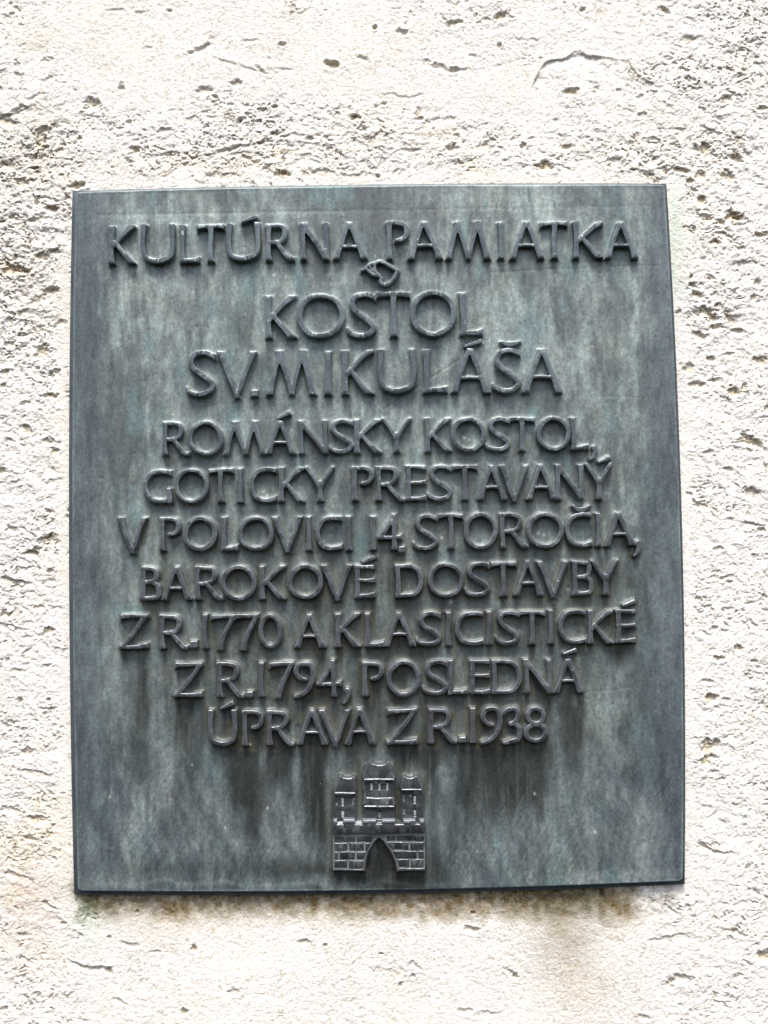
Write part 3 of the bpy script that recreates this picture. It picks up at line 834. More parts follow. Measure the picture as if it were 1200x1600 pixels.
# faint casting seams and dents
def seam(x0, y0, x1, y1, wd, dep):
    L = math.hypot(x1 - x0, y1 - y0); tx, ty = (x1 - x0) / L, (y1 - y0) / L
    q = (PXI - x0) * tx + (PYI - y0) * ty; r = (PXI - x0) * -ty + (PYI - y0) * tx + 3 * (fbm(PXI / 25, PYI / 25, 33, 3) - .5)
    return -dep * np.exp(-(r / wd) ** 2) * sstep(-10, 10, q) * (1 - sstep(L - 10, L + 10, q))
for s_ in [(760, 425, 1030, 414, 1.6, .00018), (930, 619, 1000, 620, 1.8, .00014), (905, 1083, 990, 1074, 1.8, .00016), (150, 336, 560, 329, 2.4, .00018), (560, 329, 1000, 322, 2.2, .00012), (600, 640, 720, 560, 1.5, .0003)]:
    hgt = hgt + seam(*s_)
dr = np.random.RandomState(3)
for _ in range(90):
    x, y, r, dp = dr.uniform(125, 1055), dr.uniform(305, 1375), dr.uniform(1.2, 3.0), dr.uniform(.0002, .0006)
    sl = np.s_[:]
    ci = int((x - 112) / 950 * (NS + 6)); cj = int((1388 - y) / 1095 * (NT + 6))
    i0, i1, j0, j1 = max(ci - 22, 0), ci + 22, max(cj - 22, 0), cj + 22
    hgt[i0:i1, j0:j1] -= dp * dr.choice([1, -.8]) * np.exp(-(((PXI[i0:i1, j0:j1] - x) ** 2 + (PYI[i0:i1, j0:j1] - y) ** 2) / r ** 2))
hgt = hgt * sstep(0, -.002, E_) + edgeH

# patina, stains and painted contact shading -------------------------------------------------------------
solid = (D < .0004).astype(float)
# run-off marks sheltered from rain: smear letter footprints downwards (t index 0 is the bottom)
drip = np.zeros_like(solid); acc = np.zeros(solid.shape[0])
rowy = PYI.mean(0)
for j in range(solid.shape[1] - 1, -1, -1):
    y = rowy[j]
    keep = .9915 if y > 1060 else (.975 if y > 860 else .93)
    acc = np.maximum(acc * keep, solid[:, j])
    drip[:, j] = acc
k1 = np.array([1, 4, 6, 4, 1]) / 16.0
def blur(Aa, n):
    for _ in range(n):
        Aa = np.apply_along_axis(lambda r: np.convolve(r, k1, 'same'), 0, Aa)
    return Aa
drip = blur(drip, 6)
wobx = 10 * (fbm(PXI / 60, PYI / 60, 41, 3) - .5)
up = np.zeros_like(solid); acc = np.zeros(solid.shape[0])
for j in range(solid.shape[1]):
    acc = np.maximum(acc * .90, solid[:, j]); up[:, j] = acc
up = blur(up, 2)
st1 = fbm((PXI + wobx) / 15, PYI / 120, 51, 4); st2 = fbm((PXI + wobx) / 42, PYI / 170, 56, 4); cl = fbm(PXI / 55, PYI / 70, 61, 5); fine = fbm(PXI / 7, PYI / 22, 66, 4)
dg = fbm((PXI * .80 - PYI * .42) / 16, (PXI * .42 + PYI * .80) / 110, 71, 4)      # slanting wipes in the lower field
low = sstep(1130, 1220, PYI)
crs = fbm(PXI / 4.2, PYI / 5.5, 420, 3)
mot = fbm(PXI / 20, PYI / 24, 75, 5, .6)
st = st1 * .20 + st2 * .30 + cl * .25 + mot * .25
st = st * (1 - .30 * low) + dg * .30 * low
pat = .85 * sstep(.38, .66, st + .16 * (fine - .5))
ix = np.minimum(PXI - 110, 1062 - PXI)
inner = sstep(18, 90, ix)
pat = pat * (.30 + .70 * inner) + .12
def blob(x, y, rx, ry, amp, rot=0):
    c, s_ = math.cos(math.radians(rot)), math.sin(math.radians(rot))
    dx = PXI + 1.4 * wobx - x; dy = PYI + wobx * 2 - y
    q = ((dx * c + dy * s_) / rx) ** 2 + ((-dx * s_ + dy * c) / ry) ** 2
    return amp * np.exp(-q)
light = 0
for bl in [(196, 480, 16, 70, .5), (265, 500, 45, 70, .35), (350, 470, 40, 60, .35), (250, 345, 90, 12, .4), (420, 335, 130, 10, .3), (460, 480, 50, 60, .25), (820, 320, 90, 22, .3), (790, 470, 60, 60, .3),
           (975, 520, 22, 90, .4), (930, 470, 12, 60, .3), (830, 560, 50, 30, .45), (895, 590, 22, 40, .4), (690, 580, 12, 26, .4), (270, 640, 60, 60, .3), (590, 640, 80, 18, .3), (215, 920, 22, 45, .5), (200, 985, 25, 30, .4),
           (600, 800, 40, 30, .3), (960, 700, 60, 60, .15), (1010, 660, 12, 60, .25), (300, 960, 14, 60, .35), (650, 1080, 10, 60, .45), (590, 1190, 30, 26, .35), (930, 1090, 40, 60, .35), (350, 1180, 14, 60, .2), (520, 1160, 14, 40, .3),
           (240, 1250, 22, 90, .35, 28), (300, 1300, 26, 80, .25, 28), (345, 1260, 12, 90, .30), (430, 1270, 16, 90, .25), (465, 1290, 14, 60, .35), (880, 1290, 55, 70, .38), (760, 1300, 35, 70, .35, -20), (1000, 1310, 40, 60, .3),
           (960, 1370, 110, 10, .45), (170, 1372, 60, 14, .35), (400, 1382, 270, 4, .4), (530, 1210, 8, 60, .4), (700, 1210, 10, 50, .3), (500, 1374, 30, 8, .3), (690, 1310, 10, 60, .3), (150, 1150, 12, 150, .15)]:
    light = light + blob(*bl) * (1.45 if bl[1] > 1150 else 1.0)
dark = 0
for bl in [(617, 1335, 22, 34, 1.6), (617, 1350, 30, 26, .9), (218, 1065, 16, 55, .9), (222, 1140, 18, 60, .5), (300, 1125, 26, 60, .6), (390, 1230, 26, 50, .6), (400, 1300, 18, 60, .5), (500, 1240, 16, 80, .9), (735, 1230, 38, 70, .8), (800, 1210, 36, 50, .7), (830, 1170, 30, 40, .5),
           (615, 910, 22, 55, .55), (600, 990, 34, 45, .4), (985, 910, 18, 34, .7), (900, 1120, 20, 40, .45), (290, 1230, 16, 60, .3, 20), (600, 1180, 60, 16, .5), (500, 1360, 190, 14, .5), (620, 1375, 60, 14, .6), (690, 1350, 20, 50, .5), (240, 1360, 60, 18, .35),
           (420, 1190, 60, 30, .5), (700, 1175, 50, 22, .5), (850, 430, 60, 40, .25), (960, 440, 10, 50, .35), (150, 700, 20, 200, .25), (1000, 330, 60, 40, .2), (590, 1080, 20, 40, .3), (870, 700, 90, 22, .2), (360, 520, 18, 60, .25), (470, 400, 90, 16, .15)]:
    dark = dark + blob(*bl)
pat = np.clip(pat + light * (.45 + .8 * st1), 0, 1.15)
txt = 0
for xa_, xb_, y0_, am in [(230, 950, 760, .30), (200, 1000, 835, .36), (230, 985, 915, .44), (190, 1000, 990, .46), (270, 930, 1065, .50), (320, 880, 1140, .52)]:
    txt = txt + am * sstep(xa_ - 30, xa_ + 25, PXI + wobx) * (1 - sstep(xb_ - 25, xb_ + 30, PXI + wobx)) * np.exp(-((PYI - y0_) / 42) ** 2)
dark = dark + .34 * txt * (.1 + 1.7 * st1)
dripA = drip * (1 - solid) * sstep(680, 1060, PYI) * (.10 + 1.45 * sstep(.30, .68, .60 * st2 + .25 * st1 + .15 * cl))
darken = np.clip(dark * (.70 + .28 * sstep(1120, 1180, PYI)) + dripA * .80, 0, .93) * (1 - .5 * np.clip(light, 0, 1))
close = np.clip(1 - Dp / .0049, 0, 1) ** 1.5 * (1 - solid)  # painted contact shading and olive grime hugging the letters
Bc = np.array([.048, .066, .077]); Lc = np.array([.172, .218, .214]); Dc = np.array([.0130, .0155, .0125]); Tc = np.array([.115, .185, .190]); Oc = np.array([.068, .062, .034])
mid_ = (inner * (1 - low))[..., None]
Lx = np.array([.176, .212, .212]) * (1 - mid_) + np.array([.196, .238, .228]) * mid_
Bx = Bc * (1 - mid_) + np.array([.062, .077, .080]) * mid_
col = Bx + (Lx - Bx) * pat[..., None]
warm = sstep(.5, .75, fbm(PXI / 30, PYI / 34, 81, 4)) * inner
col = col * (1 + .05 * warm[..., None] * np.array([1, .0, -.6]))
tq = sstep(.60, .78, fbm(PXI / 26, PYI / 60, 86, 4)) * inner * .55
for bl in [(210, 950, 26, 12, .8), (303, 960, 6, 40, .6), (655, 1100, 6, 40, .5), (830, 640, 10, 14, .5), (290, 365, 18, 12, .4), (305, 780, 20, 10, .6), (910, 840, 18, 20, .5), (345, 575, 20, 60, .35), (690, 1005, 6, 20, .4), (905, 1000, 18, 8, .4), (890, 1245, 12, 30, .45), (960, 940, 20, 16, .4), (130, 350, 6, 20, .3)]:
    tq = tq + blob(*bl)
tq = np.clip(tq, 0, .85)
col = col + (Tc - col) * (tq * (1 - .7 * np.clip(darken, 0, 1)))[..., None]
col = col + (Dc - col) * darken[..., None]
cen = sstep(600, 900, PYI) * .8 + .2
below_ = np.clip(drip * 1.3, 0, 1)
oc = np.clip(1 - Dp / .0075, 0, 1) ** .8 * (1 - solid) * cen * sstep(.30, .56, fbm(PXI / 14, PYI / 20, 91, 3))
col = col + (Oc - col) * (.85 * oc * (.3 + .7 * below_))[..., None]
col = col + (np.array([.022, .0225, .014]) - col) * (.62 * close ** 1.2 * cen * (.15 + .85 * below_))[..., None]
stk = 0
for sx_, sy0, sy1, sw, sa_ in [(322, 1165, 1350, 5, .55), (345, 1170, 1260, 7, .4), (412, 1175, 1235, 6, .45), (462, 1170, 1260, 6, .5), (522, 1165, 1230, 9, .6), (650, 1060, 1130, 7, .5), (598, 1168, 1200, 16, .5), (708, 1170, 1240, 9, .4), (868, 1120, 1260, 12, .45),
                             (205, 1010, 1130, 9, .5), (238, 1000, 1240, 7, .45), (302, 930, 1010, 7, .5), (668, 1230, 1370, 6, .35), (512, 1200, 1380, 5, .4), (885, 1220, 1300, 8, .4), (950, 1020, 1120, 9, .35), (445, 935, 980, 8, .3), (565, 1170, 1200, 8, .3)]:
    stk = stk + sa_ * np.exp(-(((PXI + .7 * wobx - sx_) / sw) ** 2)) * sstep(sy0 - 14, sy0 + 10, PYI) * (1 - sstep(sy1 - 60, sy1 + 40, PYI)) * (1 - solid)
col = col + (np.array([.165, .205, .205]) - col) * (np.clip(stk, 0, .8) * (.45 + .9 * fine))[..., None]
thin = sstep(.56, .70, fbm((PXI + wobx * .6) / 5.5, PYI / 130, 400, 3)) * sstep(880, 1180, PYI) * inner * sstep(.3, .6, cl)
col = col + (np.array([.155, .20, .205]) - col) * (.15 * thin)[..., None]
uph = np.clip(up * (1 - solid) - .15, 0, 1) * (.3 + 1.0 * st1)
col = col + (np.array([.19, .23, .225]) - col) * (.42 * uph * (1 - .4 * darken))[..., None]
# fine scratches / wipe marks
col = col * (1 + .34 * (crs - .5) * (.5 + pat))[..., None]
sc = fbm((PXI + PYI * .6) / 2.2, (PYI - PXI * .6) / 40, 95, 2)
col = col * (1 + .5 * (sc - .5) * low * sstep(.35, .6, cl) + .18 * (fine - .5))[..., None]
for bx, by, br in [(841, 833.5, 1.6), (850, 835.5, 1.5), (725, 684, 1.6), (733, 687, 1.4), (704, 940, 2.6), (300, 952, 1.4), (172, 1245, 1.6), (456, 672, 1.2), (250, 400, 1.2), (428, 430, 1.8), (447, 432, 1.2), (586, 400, 1.2), (391, 1163, 1.4), (372, 747, 1.0),
                   (205, 1290, 1.2), (418, 1262, 1.6), (505, 1160, 1.3), (655, 900, 1.2), (690, 840, 1.4), (835, 1240, 1.5), (745, 1330, 1.3), (930, 1300, 1.4), (352, 1293, 1.2), (300, 1195, 1.3), (455, 770, 1.2), (412, 768, 2.0), (417, 774, 1.6), (520, 790, 1.0)]:
    ci = int((bx - 112) / 950 * (NS + 6)); cj = int((1388 - by) / 1095 * (NT + 6))
    wn_ = (slice(max(ci - 30, 0), ci + 30), slice(max(cj - 30, 0), cj + 30))
    g_ = np.exp(-(((PXI[wn_] - bx) / br) ** 2 + ((PYI[wn_] - by) / (br * 1.3)) ** 2))[..., None]
    col[wn_] = col[wn_] + (np.array([.55, .57, .50]) - col[wn_]) * .75 * g_
# worn arris of the panel
arr = np.exp(-((E_ + .0004) / .0006) ** 2)
col = col + (np.array([.24, .30, .31]) - col) * (.6 * arr * (.4 + st1))[..., None]
bt = (E_ > .0003)
col[bt] = np.array([.026, .034, .040])
tint_low = sstep(900, 1350, PYI)[..., None]
V = np.stack([PX_, Y_PANEL - hgt, PZ_], -1).reshape(-1, 3)
ni, nj = PX_.shape
idx = np.arange(ni * nj).reshape(ni, nj)
Q = np.stack([idx[:-1, :-1], idx[1:, :-1], idx[1:, 1:], idx[:-1, 1:]], -1).reshape(-1, 4)
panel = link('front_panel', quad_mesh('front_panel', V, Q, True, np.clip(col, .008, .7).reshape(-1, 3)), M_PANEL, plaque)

# ------------------------------------------------------------------ the wall
st_ = .00069
fx0, fx1, fz0, fz1 = -.375, .375, -.505, .500
def axis(a, b, lim):
    core = np.arange(a, b, st_)
    lo = []; s_ = st_; p = a
    while p > -lim: s_ = min(s_ * 1.12, .012); p -= s_; lo.append(p)
    hi = []; s_ = st_; p = core[-1]
    while p < lim: s_ = min(s_ * 1.12, .012); p += s_; hi.append(p)
    return np.array(lo[::-1] + core.tolist() + hi)
ax = axis(fx0, fx1, .9); az = axis(fz0, fz1, 1.0)
WX, WZ = np.meshgrid(ax, az, indexing='ij')
keepv = ~((np.abs(WX) < W / 2 - .010) & (np.abs(WZ) < H / 2 - .010))
vid = np.full(WX.shape, -1)
vid[keepv] = np.arange(keepv.sum())
x = WX[keepv]; z = WZ[keepv]
px, py = proj(x, z, Y_WALL)
px0, py0 = px, py
# organic warp of the survey coordinates so that no mark has a clean outline
wx = 16 * (fbm(px / 22, py / 22, 101, 3) - .5); wy = 12 * (fbm(px / 22, py / 22, 105, 3) - .5)
qx = px + wx; qy = py + wy

def win(x0, x1, y0, y1, soft=40):
    return sstep(x0 - soft, x0 + soft, px + 2.5 * wx) * (1 - sstep(x1 - soft, x1 + soft, px + 2.5 * wx)) * sstep(y0 - soft, y0 + soft, py + 2.5 * wy) * (1 - sstep(y1 - soft, y1 + soft, py + 2.5 * wy))

rough = .62 + .5 * (fbm(px / 120, py / 90, 110, 3) - .5)
rough += .75 * win(-200, 115, 190, 560, 35)
rough += .25 * win(-300, 105, 560, 1400, 25)
rough += .40 * win(1040, 1500, 20, 560, 45)
rough += .12 * win(1070, 1500, 560, 1300, 30)
rough += .30 * win(120, 1060, 170, 285, 25)
rough -= .42 * win(60, 620, 25, 130, 35)
rough -= .35 * win(560, 860, 110, 230, 35)
rough -= .50 * win(150, 1010, 1395, 1475, 22)
rough -= .36 * win(130, 1050, 1460, 1750, 30)
rough -= .20 * win(110, 1000, -60, 170, 40)
rough -= .12 * win(-200, 100, 1000, 1700, 30)
rough -= .30 * win(130, 330, 80, 200, 25)
smooth_band = np.clip(win(92, 116, 400, 1400, 7) + win(1035, 1068, 290, 520, 7) + .8 * win(1062, 1085, 520, 1400, 7) + .7 * win(150, 1000, 268, 292, 6), 0, 1)
rough = np.clip(rough, .13, 1.5) * (1 - .82 * smooth_band)

h = .0026 * (fbm(px / 210, py / 210, 120, 3) - .5)
wA = np.clip(sstep(650, 1050, px) + (1 - sstep(60, 300, px)) * sstep(150, 400, py), 0, 1)     # down-to-the-right grain
def aniso1(xx, yy, sx, sy, seed, octv, gain, ang):
    ca, sa_ = math.cos(ang), math.sin(ang)
    return fbm((xx * ca + yy * sa_) / sx, (-xx * sa_ + yy * ca) / sy, seed, octv, gain)
def aniso(xx, yy, sx, sy, seed, octv=4, gain=.5):
    A_ = aniso1(xx, yy, sx, sy, seed, octv, gain, .45); B_ = aniso1(xx, yy, sx, sy, seed, octv, gain, -.06)
    w_ = sstep(.35, .65, wA + .25 * (fbm(px / 30, py / 30, 300, 2) - .5))
    return A_ * w_ + B_ * (1 - w_)
g1 = aniso(qx, qy, 46, 20, 130, 3)
g2 = aniso(qx, qy, 11.5, 10, 134, 4, .6)
# second pass, sampled through the first: undersides get steeper than upper faces
ky = 4.0
g2s = aniso(qx, qy - ky * (g1 - .5) * 2, 11.5, 10, 134, 4, .64)
g3s = aniso(qx, qy, 5.4, 5.4, 140, 3, .75)
g4 = fbm(qx / 3.0, qy / 2.5, 190, 2, .7)
h = h + rough * (.0016 * (g1 - .5) + .0021 * (g2s - .5) + .0011 * (g3s - .5) + .0006 * (g4 - .5))
# pores and small broken hollows
pr = aniso(qx, qy, 10, 7.5, 150, 4, .65)
hol = sstep(.62, .73, pr + .12 * (g4 - .5))
clus = sstep(.42, .62, fbm(px / 80, py / 60, 320, 3))
hol = hol * (.15 + .95 * clus)
prb = fbm(qx / 5.2, qy / 4.6, 330, 2, .6); hol3 = sstep(.70, .82, prb) * (.2 + clus) * np.clip(rough - .15, 0, 1.4)
pr2 = vnoise(qx / 4.2, qy / 3.6, 160); hol2 = sstep(.80, .97, pr2) * sstep(.35, .6, fbm(px / 60, py / 60, 163, 2))
sm = .15 + .85 * sstep(.18, .6, rough)
h = h - .0013 * hol3 * np.clip(rough, 0, 1.2) - .0016 * hol * sm - .0011 * hol2 * sm * (.5 + rough * .6) * (1 - .7 * smooth_band)
h = h + .00035 * (vnoise(px / 2.1, py / 2.1, 170) - .5)

pit_tone = np.zeros_like(h)
def pit(cx_, cy_, rx, ry, dep, rot=0):
    global h, pit_tone
    m = (np.abs(px - cx_) < rx * 3.2 + 16) & (np.abs(py - cy_) < (max(rx, ry)) * 3.2 + 16)
    if not m.any(): return
    c, s_ = math.cos(math.radians(rot)), math.sin(math.radians(rot))
    sc_ = min(1.0, max(rx, ry) / 14)
    dx = px[m] + wx[m] * sc_ * .9 - cx_; dy = py[m] + wy[m] * sc_ * .9 - cy_
    u = (dx * c + dy * s_) / rx; v = (-dx * s_ + dy * c) / ry
    q = np.sqrt(u * u + v * v) * .92 + 1.25 * (fbm(px[m] / 7, py[m] / 5.5, 180, 3, .65) - .5)
    prof = (1 - sstep(.35, 1.15, q)) * (.7 + .6 * fbm(px[m] / 4, py[m] / 4, 184, 2))
    # the upper lip overhangs: deepest just under the top edge
    prof = prof * (1 + .45 * np.clip(-v, -1, 1))
    h[m] -= dep * MM * prof
    # crumbled rim
    h[m] += .35 * MM * np.exp(-((q - 1.25) / .25) ** 2) * min(1, dep / 2)
    pit_tone[m] = np.maximum(pit_tone[m], np.clip(prof, 0, 1) * min(1, dep / 3.0))

PITS = """263 17 6 3 2;180 18 15 3 1.6;220 20 11 3 1.6;322 141 15 8 2.2;337 152 4 4 3;318 75 18 5 2 -20;300 81 8 3 2;519 101 10 7 4;570 92 18 4 2.6 25;410 112 16 4 3 28;370 130 9 5 2.6;440 70 5 4 3;410 173 10 4 3;428 167 4 3 3;
555 183 10 6 3.2;200 193 6 5 2;300 190 16 5 2;258 203 12 5 1.8;375 191 4 4 3;333 183 9 3 2;125 217 5 4 3.4;210 235 6 6 2.6;190 138 5 8 2.6;30 173 19 5 3 -22;10 190 13 9 3;60 150 22 3 1.8 -8;80 122 16 4 2 -15;75 97 9 5 1.6;145 164 13 8 3;
65 215 14 16 2.4;60 248 22 8 2.6;120 289 11 7 4.5;10 260 20 8 2.4;40 285 14 7 2.6;85 200 8 5 2;380 185 8 3 2;390 65 20 3 1.2;585 43 5 4 3.4;230 75 10 3 1.5;268 240 26 4 1.6 -6;360 232 34 4 1.8 -12;427 211 12 4 2.4;455 212 20 3 1.6;640 235 20 4 1.6;
485 218 8 4 2;345 275 40 5 1.6;440 272 14 7 2.6;500 270 30 5 2;560 276 34 5 1.8;590 275 5 4 3;785 25 12 8 3;708 38 10 6 2.6;911 15 5 4 3.2;628 52 9 6 2;692 108 17 5 2.8 14;710 111 8 5 3;668 96 10 3 1.8 30;740 88 12 4 1.8;780 75 5 8 1.8;815 60 12 3 1.6;
833 63 10 3 1.5;893 143 12 6 3.6;1078 62 18 6 3 10;1037 18 11 6 2.4 30;1135 155 10 6 2.6;1148 248 10 9 4;1101 235 7 10 3.4;1000 180 12 4 2.4;600 163 4 4 2.6;705 187 14 5 1.6;735 200 10 4 1.6;655 187 7 4 1.6;850 262 15 9 3;818 228 5 6 2.4;960 255 20 8 2.4;
1065 268 12 5 3.4;1095 274 9 7 2.6;1138 280 12 8 2.6 40;1078 283 5 4 3;885 230 12 5 2;913 216 10 3 1.6;1060 205 16 6 2;1190 170 8 6 2.6;1150 215 16 4 2.6 45;705 232 12 6 2.2;760 232 30 6 1.8;720 255 26 6 1.6;1010 272 22 4 2.6 18;870 190 10 4 1.5;
1148 337 15 8 4.2;1160 342 8 5 3;1190 368 11 6 3.6;1098 316 7 8 3.4;1102 340 10 4 2.8;1125 350 9 4 2.4;1128 370 20 4 3 8;1115 380 8 5 3;1158 388 6 5 2.6;1165 412 24 6 3 -6;1080 432 4 5 3;1080 445 5 4 3.2;1088 463 13 6 3.6 25;1100 487 13 9 4.6;1112 500 12 10 4;1120 514 10 7 3;
1140 500 7 14 3.6 -25;1150 520 10 7 3;1096 525 11 6 3 20;1176 465 7 6 3.6;1183 442 6 6 2.8;1138 555 14 4 2.6;1112 562 6 6 2.6;1090 603 11 6 2.8;1116 597 13 5 2.8;1148 612 9 10 3.2;1187 563 12 8 3.2;1170 692 18 9 3.6 18;1165 676 10 4 2 -20;1106 709 12 4 2.4;1140 735 8 4 2;
1176 771 16 10 3 10;1095 791 13 7 2.6;1060 487 6 4 2.6;1075 575 8 10 2.2;1200 640 10 6 2.6;1125 905 18 4 2.4 8;1138 910 6 4 3;1142 902 10 3 2;1106 952 12 4 2.6 22;1170 944 10 4 2.4;1138 951 8 3 2;1155 1014 8 5 3 30;1124 1029 11 5 3;1117 983 5 4 2.2;1178 1033 6 4 2;1112 1093 9 9 4;
1134 1094 9 3 2.2 15;1107 1172 13 17 3.6;1120 1165 9 10 3;1105 1190 8 10 3;1128 1219 10 4 2.4;1106 1064 9 4 2 15;1150 1260 14 5 1.8 20;1122 858 9 4 2;1190 830 8 5 2.4;1128 856 6 3 2 35;1110 1327 20 5 3.4 22;1150 1460 24 5 3 16;1065 1531 22 8 3.2;1050 1540 6 8 2.6;1195 1496 10 10 3.8;
800 1525 13 5 3 40;806 1526 5 5 3.6;740 1427 4 3 3.4;740 1454 13 6 2.2;1025 1470 14 4 2;650 1512 16 4 2 20;625 1540 5 6 2.6;645 1525 4 4 2.6;303 1482 5 8 3.2;145 1514 26 5 3 8;171 1520 5 7 3;475 1472 8 4 2.4;509 1477 3 3 3.4;202 1476 16 4 1.8 18;365 1550 14 5 2.4 20;240 1488 12 3 1.8;
289 1581 5 7 4.2;215 1425 3 3 2.8;170 1465 3 3 2.6;595 1490 4 3 3.4;188 1567 12 4 1.8 15;75 1415 12 5 1.8 20;100 1445 6 4 2.4;20 1370 30 5 2 15;725 1580 14 5 2;760 1585 20 4 1.6;1010 1590 12 5 2;90 1330 12 4 1.8;45 1310 20 5 2.2 15;20 1270 26 6 2.8 14;60 1283 14 6 2.4;
80 327 9 6 4.4;18 421 20 11 3.8;37 424 10 8 3.6;62 343 20 5 2 -15;30 350 24 5 2 -8;75 455 6 8 3 70;65 400 12 7 3;85 395 8 6 2.6;60 470 22 7 2.8 -25;30 490 24 6 2.4 -10;85 455 6 14 2.6;65 552 14 14 2.6;7 581 12 5 3.4;5 604 6 5 3.2;82 616 12 5 3.6 8;42 671 9 8 3.2;75 690 8 6 2.6;
85 707 7 6 3;2 736 7 8 3.6;15 690 12 4 2.6 20;20 755 14 4 2;48 868 12 5 3.4;55 860 10 4 2;78 845 14 10 2.6;20 828 10 6 2;25 912 20 7 3 8;12 905 10 5 2.4;75 987 11 5 3 -30;30 1095 4 5 3.6;75 1094 3 3 3.4;25 1050 13 5 2.6 10;78 1108 6 3 2;40 1180 12 7 2.4;72 1040 10 4 2;55 1210 30 5 2.6 8;
95 505 9 5 2;15 540 10 5 2.4;55 517 16 6 2.2 -30;90 580 6 5 2;40 632 14 4 2;100 1240 8 3 1.4;10 960 10 5 2;60 950 8 5 2;20 1130 10 4 2"""
for row in PITS.replace('\n', '').split(';'):
    v = [float(q) for q in row.split()]
    v[4] *= .85 * (.60 if v[2] > 2.4 * v[3] else 1.0)
    v[2] *= .85 if v[2] > 2.4 * v[3] else 1.0; v[3] *= 1.15 if v[2] > 2.4 * v[3] else 1.0
    pit(*v)

def ledge(pts, wd, dep, up_side=1):
    """a broken edge of a plaster coat: a step down below the line that fades away"""
    global h, pit_tone
    P = np.array(pts, float)
    m = (px > P[:, 0].min() - 40) & (px < P[:, 0].max() + 40) & (py > P[:, 1].min() - 40) & (py < P[:, 1].max() + 60)
    X_ = px[m] + wx[m] * .8; Y_ = py[m] + wy[m] * .8 + 5 * (fbm(px[m] / 8, py[m] / 8, 310, 3) - .5)
    best = np.full(X_.shape, 1e9); side = np.zeros_like(X_)
    for (ax_, ay_), (bx_, by_) in zip(P[:-1], P[1:]):
        vx, vy = bx_ - ax_, by_ - ay_
        t = np.clip(((X_ - ax_) * vx + (Y_ - ay_) * vy) / (vx * vx + vy * vy), 0, 1)
        d = np.hypot(X_ - ax_ - t * vx, Y_ - ay_ - t * vy)
        s_ = np.sign(vx * (Y_ - ay_) - vy * (X_ - ax_))
        c_ = d < best
        best[c_] = d[c_]; side[c_] = s_[c_]
    d = best * side
    prof = np.where(d > 0, np.exp(-d / wd) * sstep(0, 3.0, d), 0) * sstep(.28, .55, fbm(px[m] / 16, py[m] / 16, 314, 2))
    h[m] -= dep * MM * prof
    h[m] += .3 * dep * MM * np.where(d <= 0, np.exp(d / 6), 0) * np.exp(-np.maximum(d, 0))
    pit_tone[m] = np.maximum(pit_tone[m], .5 * np.exp(-np.abs(d - 1.5) / 1.6))
ledge([(838, 124), (842, 108), (856, 96), (878, 91), (898, 82), (922, 88), (950, 91), (983, 92), (989, 104), (1000, 119), (1014, 127)], 12, 2.4)
ledge([(245, 240), (300, 243), (360, 228), (400, 222)], 6, 1.4)
ledge([(1102, 196), (1125, 208), (1150, 216), (1166, 236)], 6, 1.8)
ledge([(1140, 811), (1158, 814), (1175, 816), (1193, 822)], 5, 2.2)
ledge([(1160, 690), (1178, 690), (1200, 700)], 6, 2.0)
ledge([(0, 178), (18, 178), (38, 170)], 7, 2.2)
ledge([(662, 94), (680, 104), (706, 110), (744, 107)], 6, 1.3)
ledge([(300, 78), (322, 70), (327, 60)], 6, 1.6)
ledge([(1105, 1322), (1120, 1328), (1138, 1332)], 6, 2.0)
ledge([(1040, 1462), (1075, 1457)], 7, 1.4)
ledge([(450, 105), (400, 108), (350, 95)][::-1], 8, .9)
ledge([(600, 145), (640, 152), (655, 149)], 7, .9)
ledge([(122, 1505), (148, 1512), (172, 1511)], 7, 1.8)
for yy in (207, 221, 231):
    ledge([(350, yy + 8), (480, yy + 3), (620, yy), (700, yy + 2)], 4, .55)

# the patch the plate was bedded in: mortar lips close against the plate sides
wallY = Y_WALL - h
near = np.maximum(np.abs(x) - W / 2, np.abs(z) - H / 2)
lip = np.exp(-np.clip(near, 0, 1) / .006) * (fbm(px / 40, py / 40, 200, 3))
lim = 0.0012 + .003 * (1 - lip)          # never in front of the plate face next to it
wallY = np.where(near < .016, np.maximum(wallY, lim * (1 - sstep(.008, .016, near)) + wallY * sstep(.008, .016, near)), wallY)
# lips drag the rough bits slightly downward so that they really overhang
zz = z - .35 * np.clip(h, -.003, .003) * sstep(.3, .9, rough)

base = np.array([.775, .748, .698])
cw = np.ones((len(x), 3)) * base
v1 = fbm(px / 70, py / 60, 210, 4); v2 = fbm(px / 18, py / 14, 215, 4)
cw *= (1 + .14 * (v1 - .5) + .10 * (v2 - .5))[:, None]
# yellowish lime above and left
yl = sstep(.48, .72, fbm(px / 90, py / 60, 220, 4)) * (.35 + .65 * np.clip(win(100, 900, 190, 292, 35) + win(-100, 110, 1150, 1500, 60), 0, 1))
cw = cw * (1 - yl[:, None] * np.array([.01, .04, .11]))
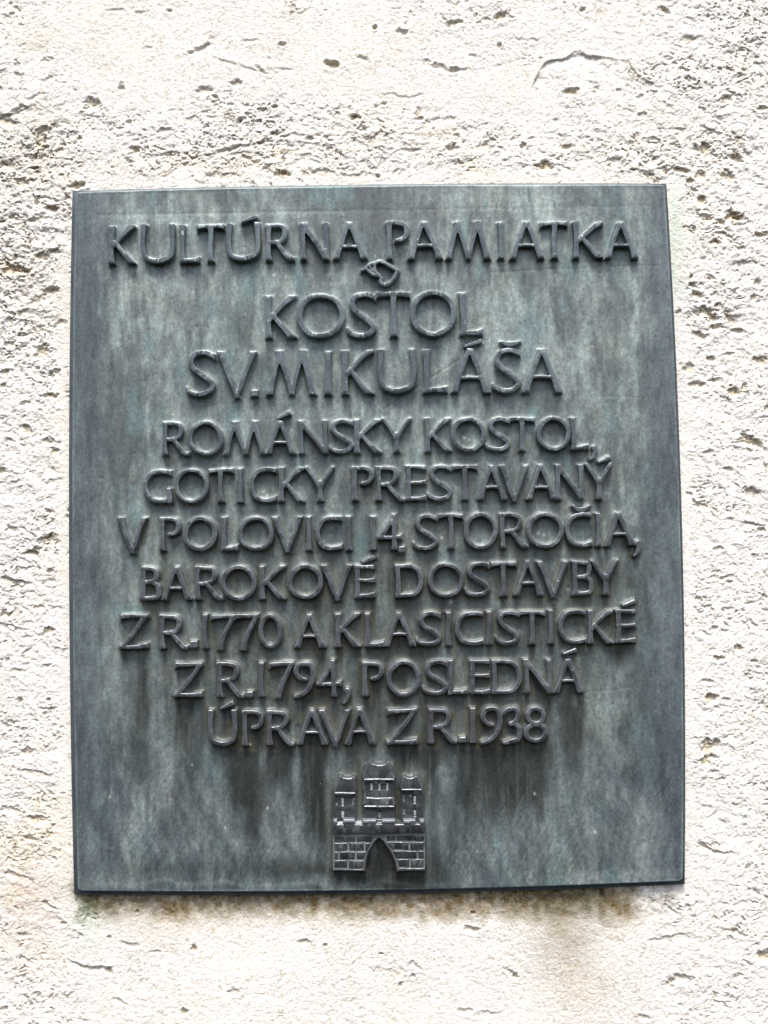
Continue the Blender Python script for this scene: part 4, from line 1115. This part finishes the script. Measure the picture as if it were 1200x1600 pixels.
# grime below the plate
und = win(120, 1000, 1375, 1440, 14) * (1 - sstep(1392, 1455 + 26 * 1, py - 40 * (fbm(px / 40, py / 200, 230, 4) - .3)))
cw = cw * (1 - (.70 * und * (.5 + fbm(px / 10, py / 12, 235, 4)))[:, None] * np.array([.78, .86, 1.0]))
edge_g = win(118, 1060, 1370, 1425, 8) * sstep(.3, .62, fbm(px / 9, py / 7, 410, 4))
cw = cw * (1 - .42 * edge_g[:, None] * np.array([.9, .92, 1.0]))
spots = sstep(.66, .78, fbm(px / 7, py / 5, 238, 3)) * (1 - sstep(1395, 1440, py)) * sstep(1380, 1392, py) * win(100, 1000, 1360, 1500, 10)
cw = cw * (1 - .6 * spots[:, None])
def wst(x0, y0, rx, ry, a_, c_, rot=0):
    global cw
    q = ((px + 2.2 * wx - x0) / rx) ** 2 + ((py + 2.2 * wy - y0) / ry) ** 2
    cw = cw * (1 - (a_ * np.exp(-q) * (.5 + v2))[:, None] * np.array(c_))
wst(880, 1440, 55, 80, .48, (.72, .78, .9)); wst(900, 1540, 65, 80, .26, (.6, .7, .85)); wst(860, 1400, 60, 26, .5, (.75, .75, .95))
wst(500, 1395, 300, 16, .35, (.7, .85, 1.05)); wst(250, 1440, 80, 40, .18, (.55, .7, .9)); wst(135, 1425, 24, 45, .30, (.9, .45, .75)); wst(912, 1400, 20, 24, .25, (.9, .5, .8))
wst(1055, 345, 9, 60, .22, (1, .35, .6)); wst(1060, 430, 8, 50, .18, (1, .4, .65)); wst(320, 260, 200, 18, .12, (.2, .5, 1.0)); wst(50, 1400, 60, 110, .22, (.45, .75, .9)); wst(60, 55, 36, 25, .12, (.5, .6, 1.0))
wst(50, 230, 50, 60, .20, (.8, .85, 1.0)); wst(30, 430, 70, 70, .20, (.8, .85, 1.0)); wst(105, 700, 8, 400, .10, (.6, .6, .9))
# darker, browner tone in the broken hollows
hollow_tone = np.clip(.55 * pit_tone + .25 * hol + .25 * hol2 + .3 * hol3 * np.clip(rough, 0, 1), 0, 1) * (.5 + v1)
cw = cw * (1 - hollow_tone[:, None] * np.array([.42, .56, .80]))
V = np.stack([x, wallY, zz], 1)
q4 = np.stack([vid[:-1, :-1], vid[1:, :-1], vid[1:, 1:], vid[:-1, 1:]], -1).reshape(-1, 4)
q4 = q4[(q4 >= 0).all(1)]
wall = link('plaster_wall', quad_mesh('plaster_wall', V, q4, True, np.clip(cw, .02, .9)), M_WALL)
wall['label'] = 'rough off-white lime plaster wall behind the bronze plaque, pitted and cracked'
wall['category'] = 'wall'
print('objects', len(bpy.data.objects), 'tris', sum(len(o.data.loop_triangles) or sum(len(p.vertices) - 2 for p in o.data.polygons[:0]) for o in bpy.data.objects if o.type == 'MESH'),
      'wall quads', len(q4), 'letter faces', sum(len(o.data.polygons) for o in bpy.data.objects if o.type == 'MESH' and o.name not in ('plaster_wall', 'front_panel')))
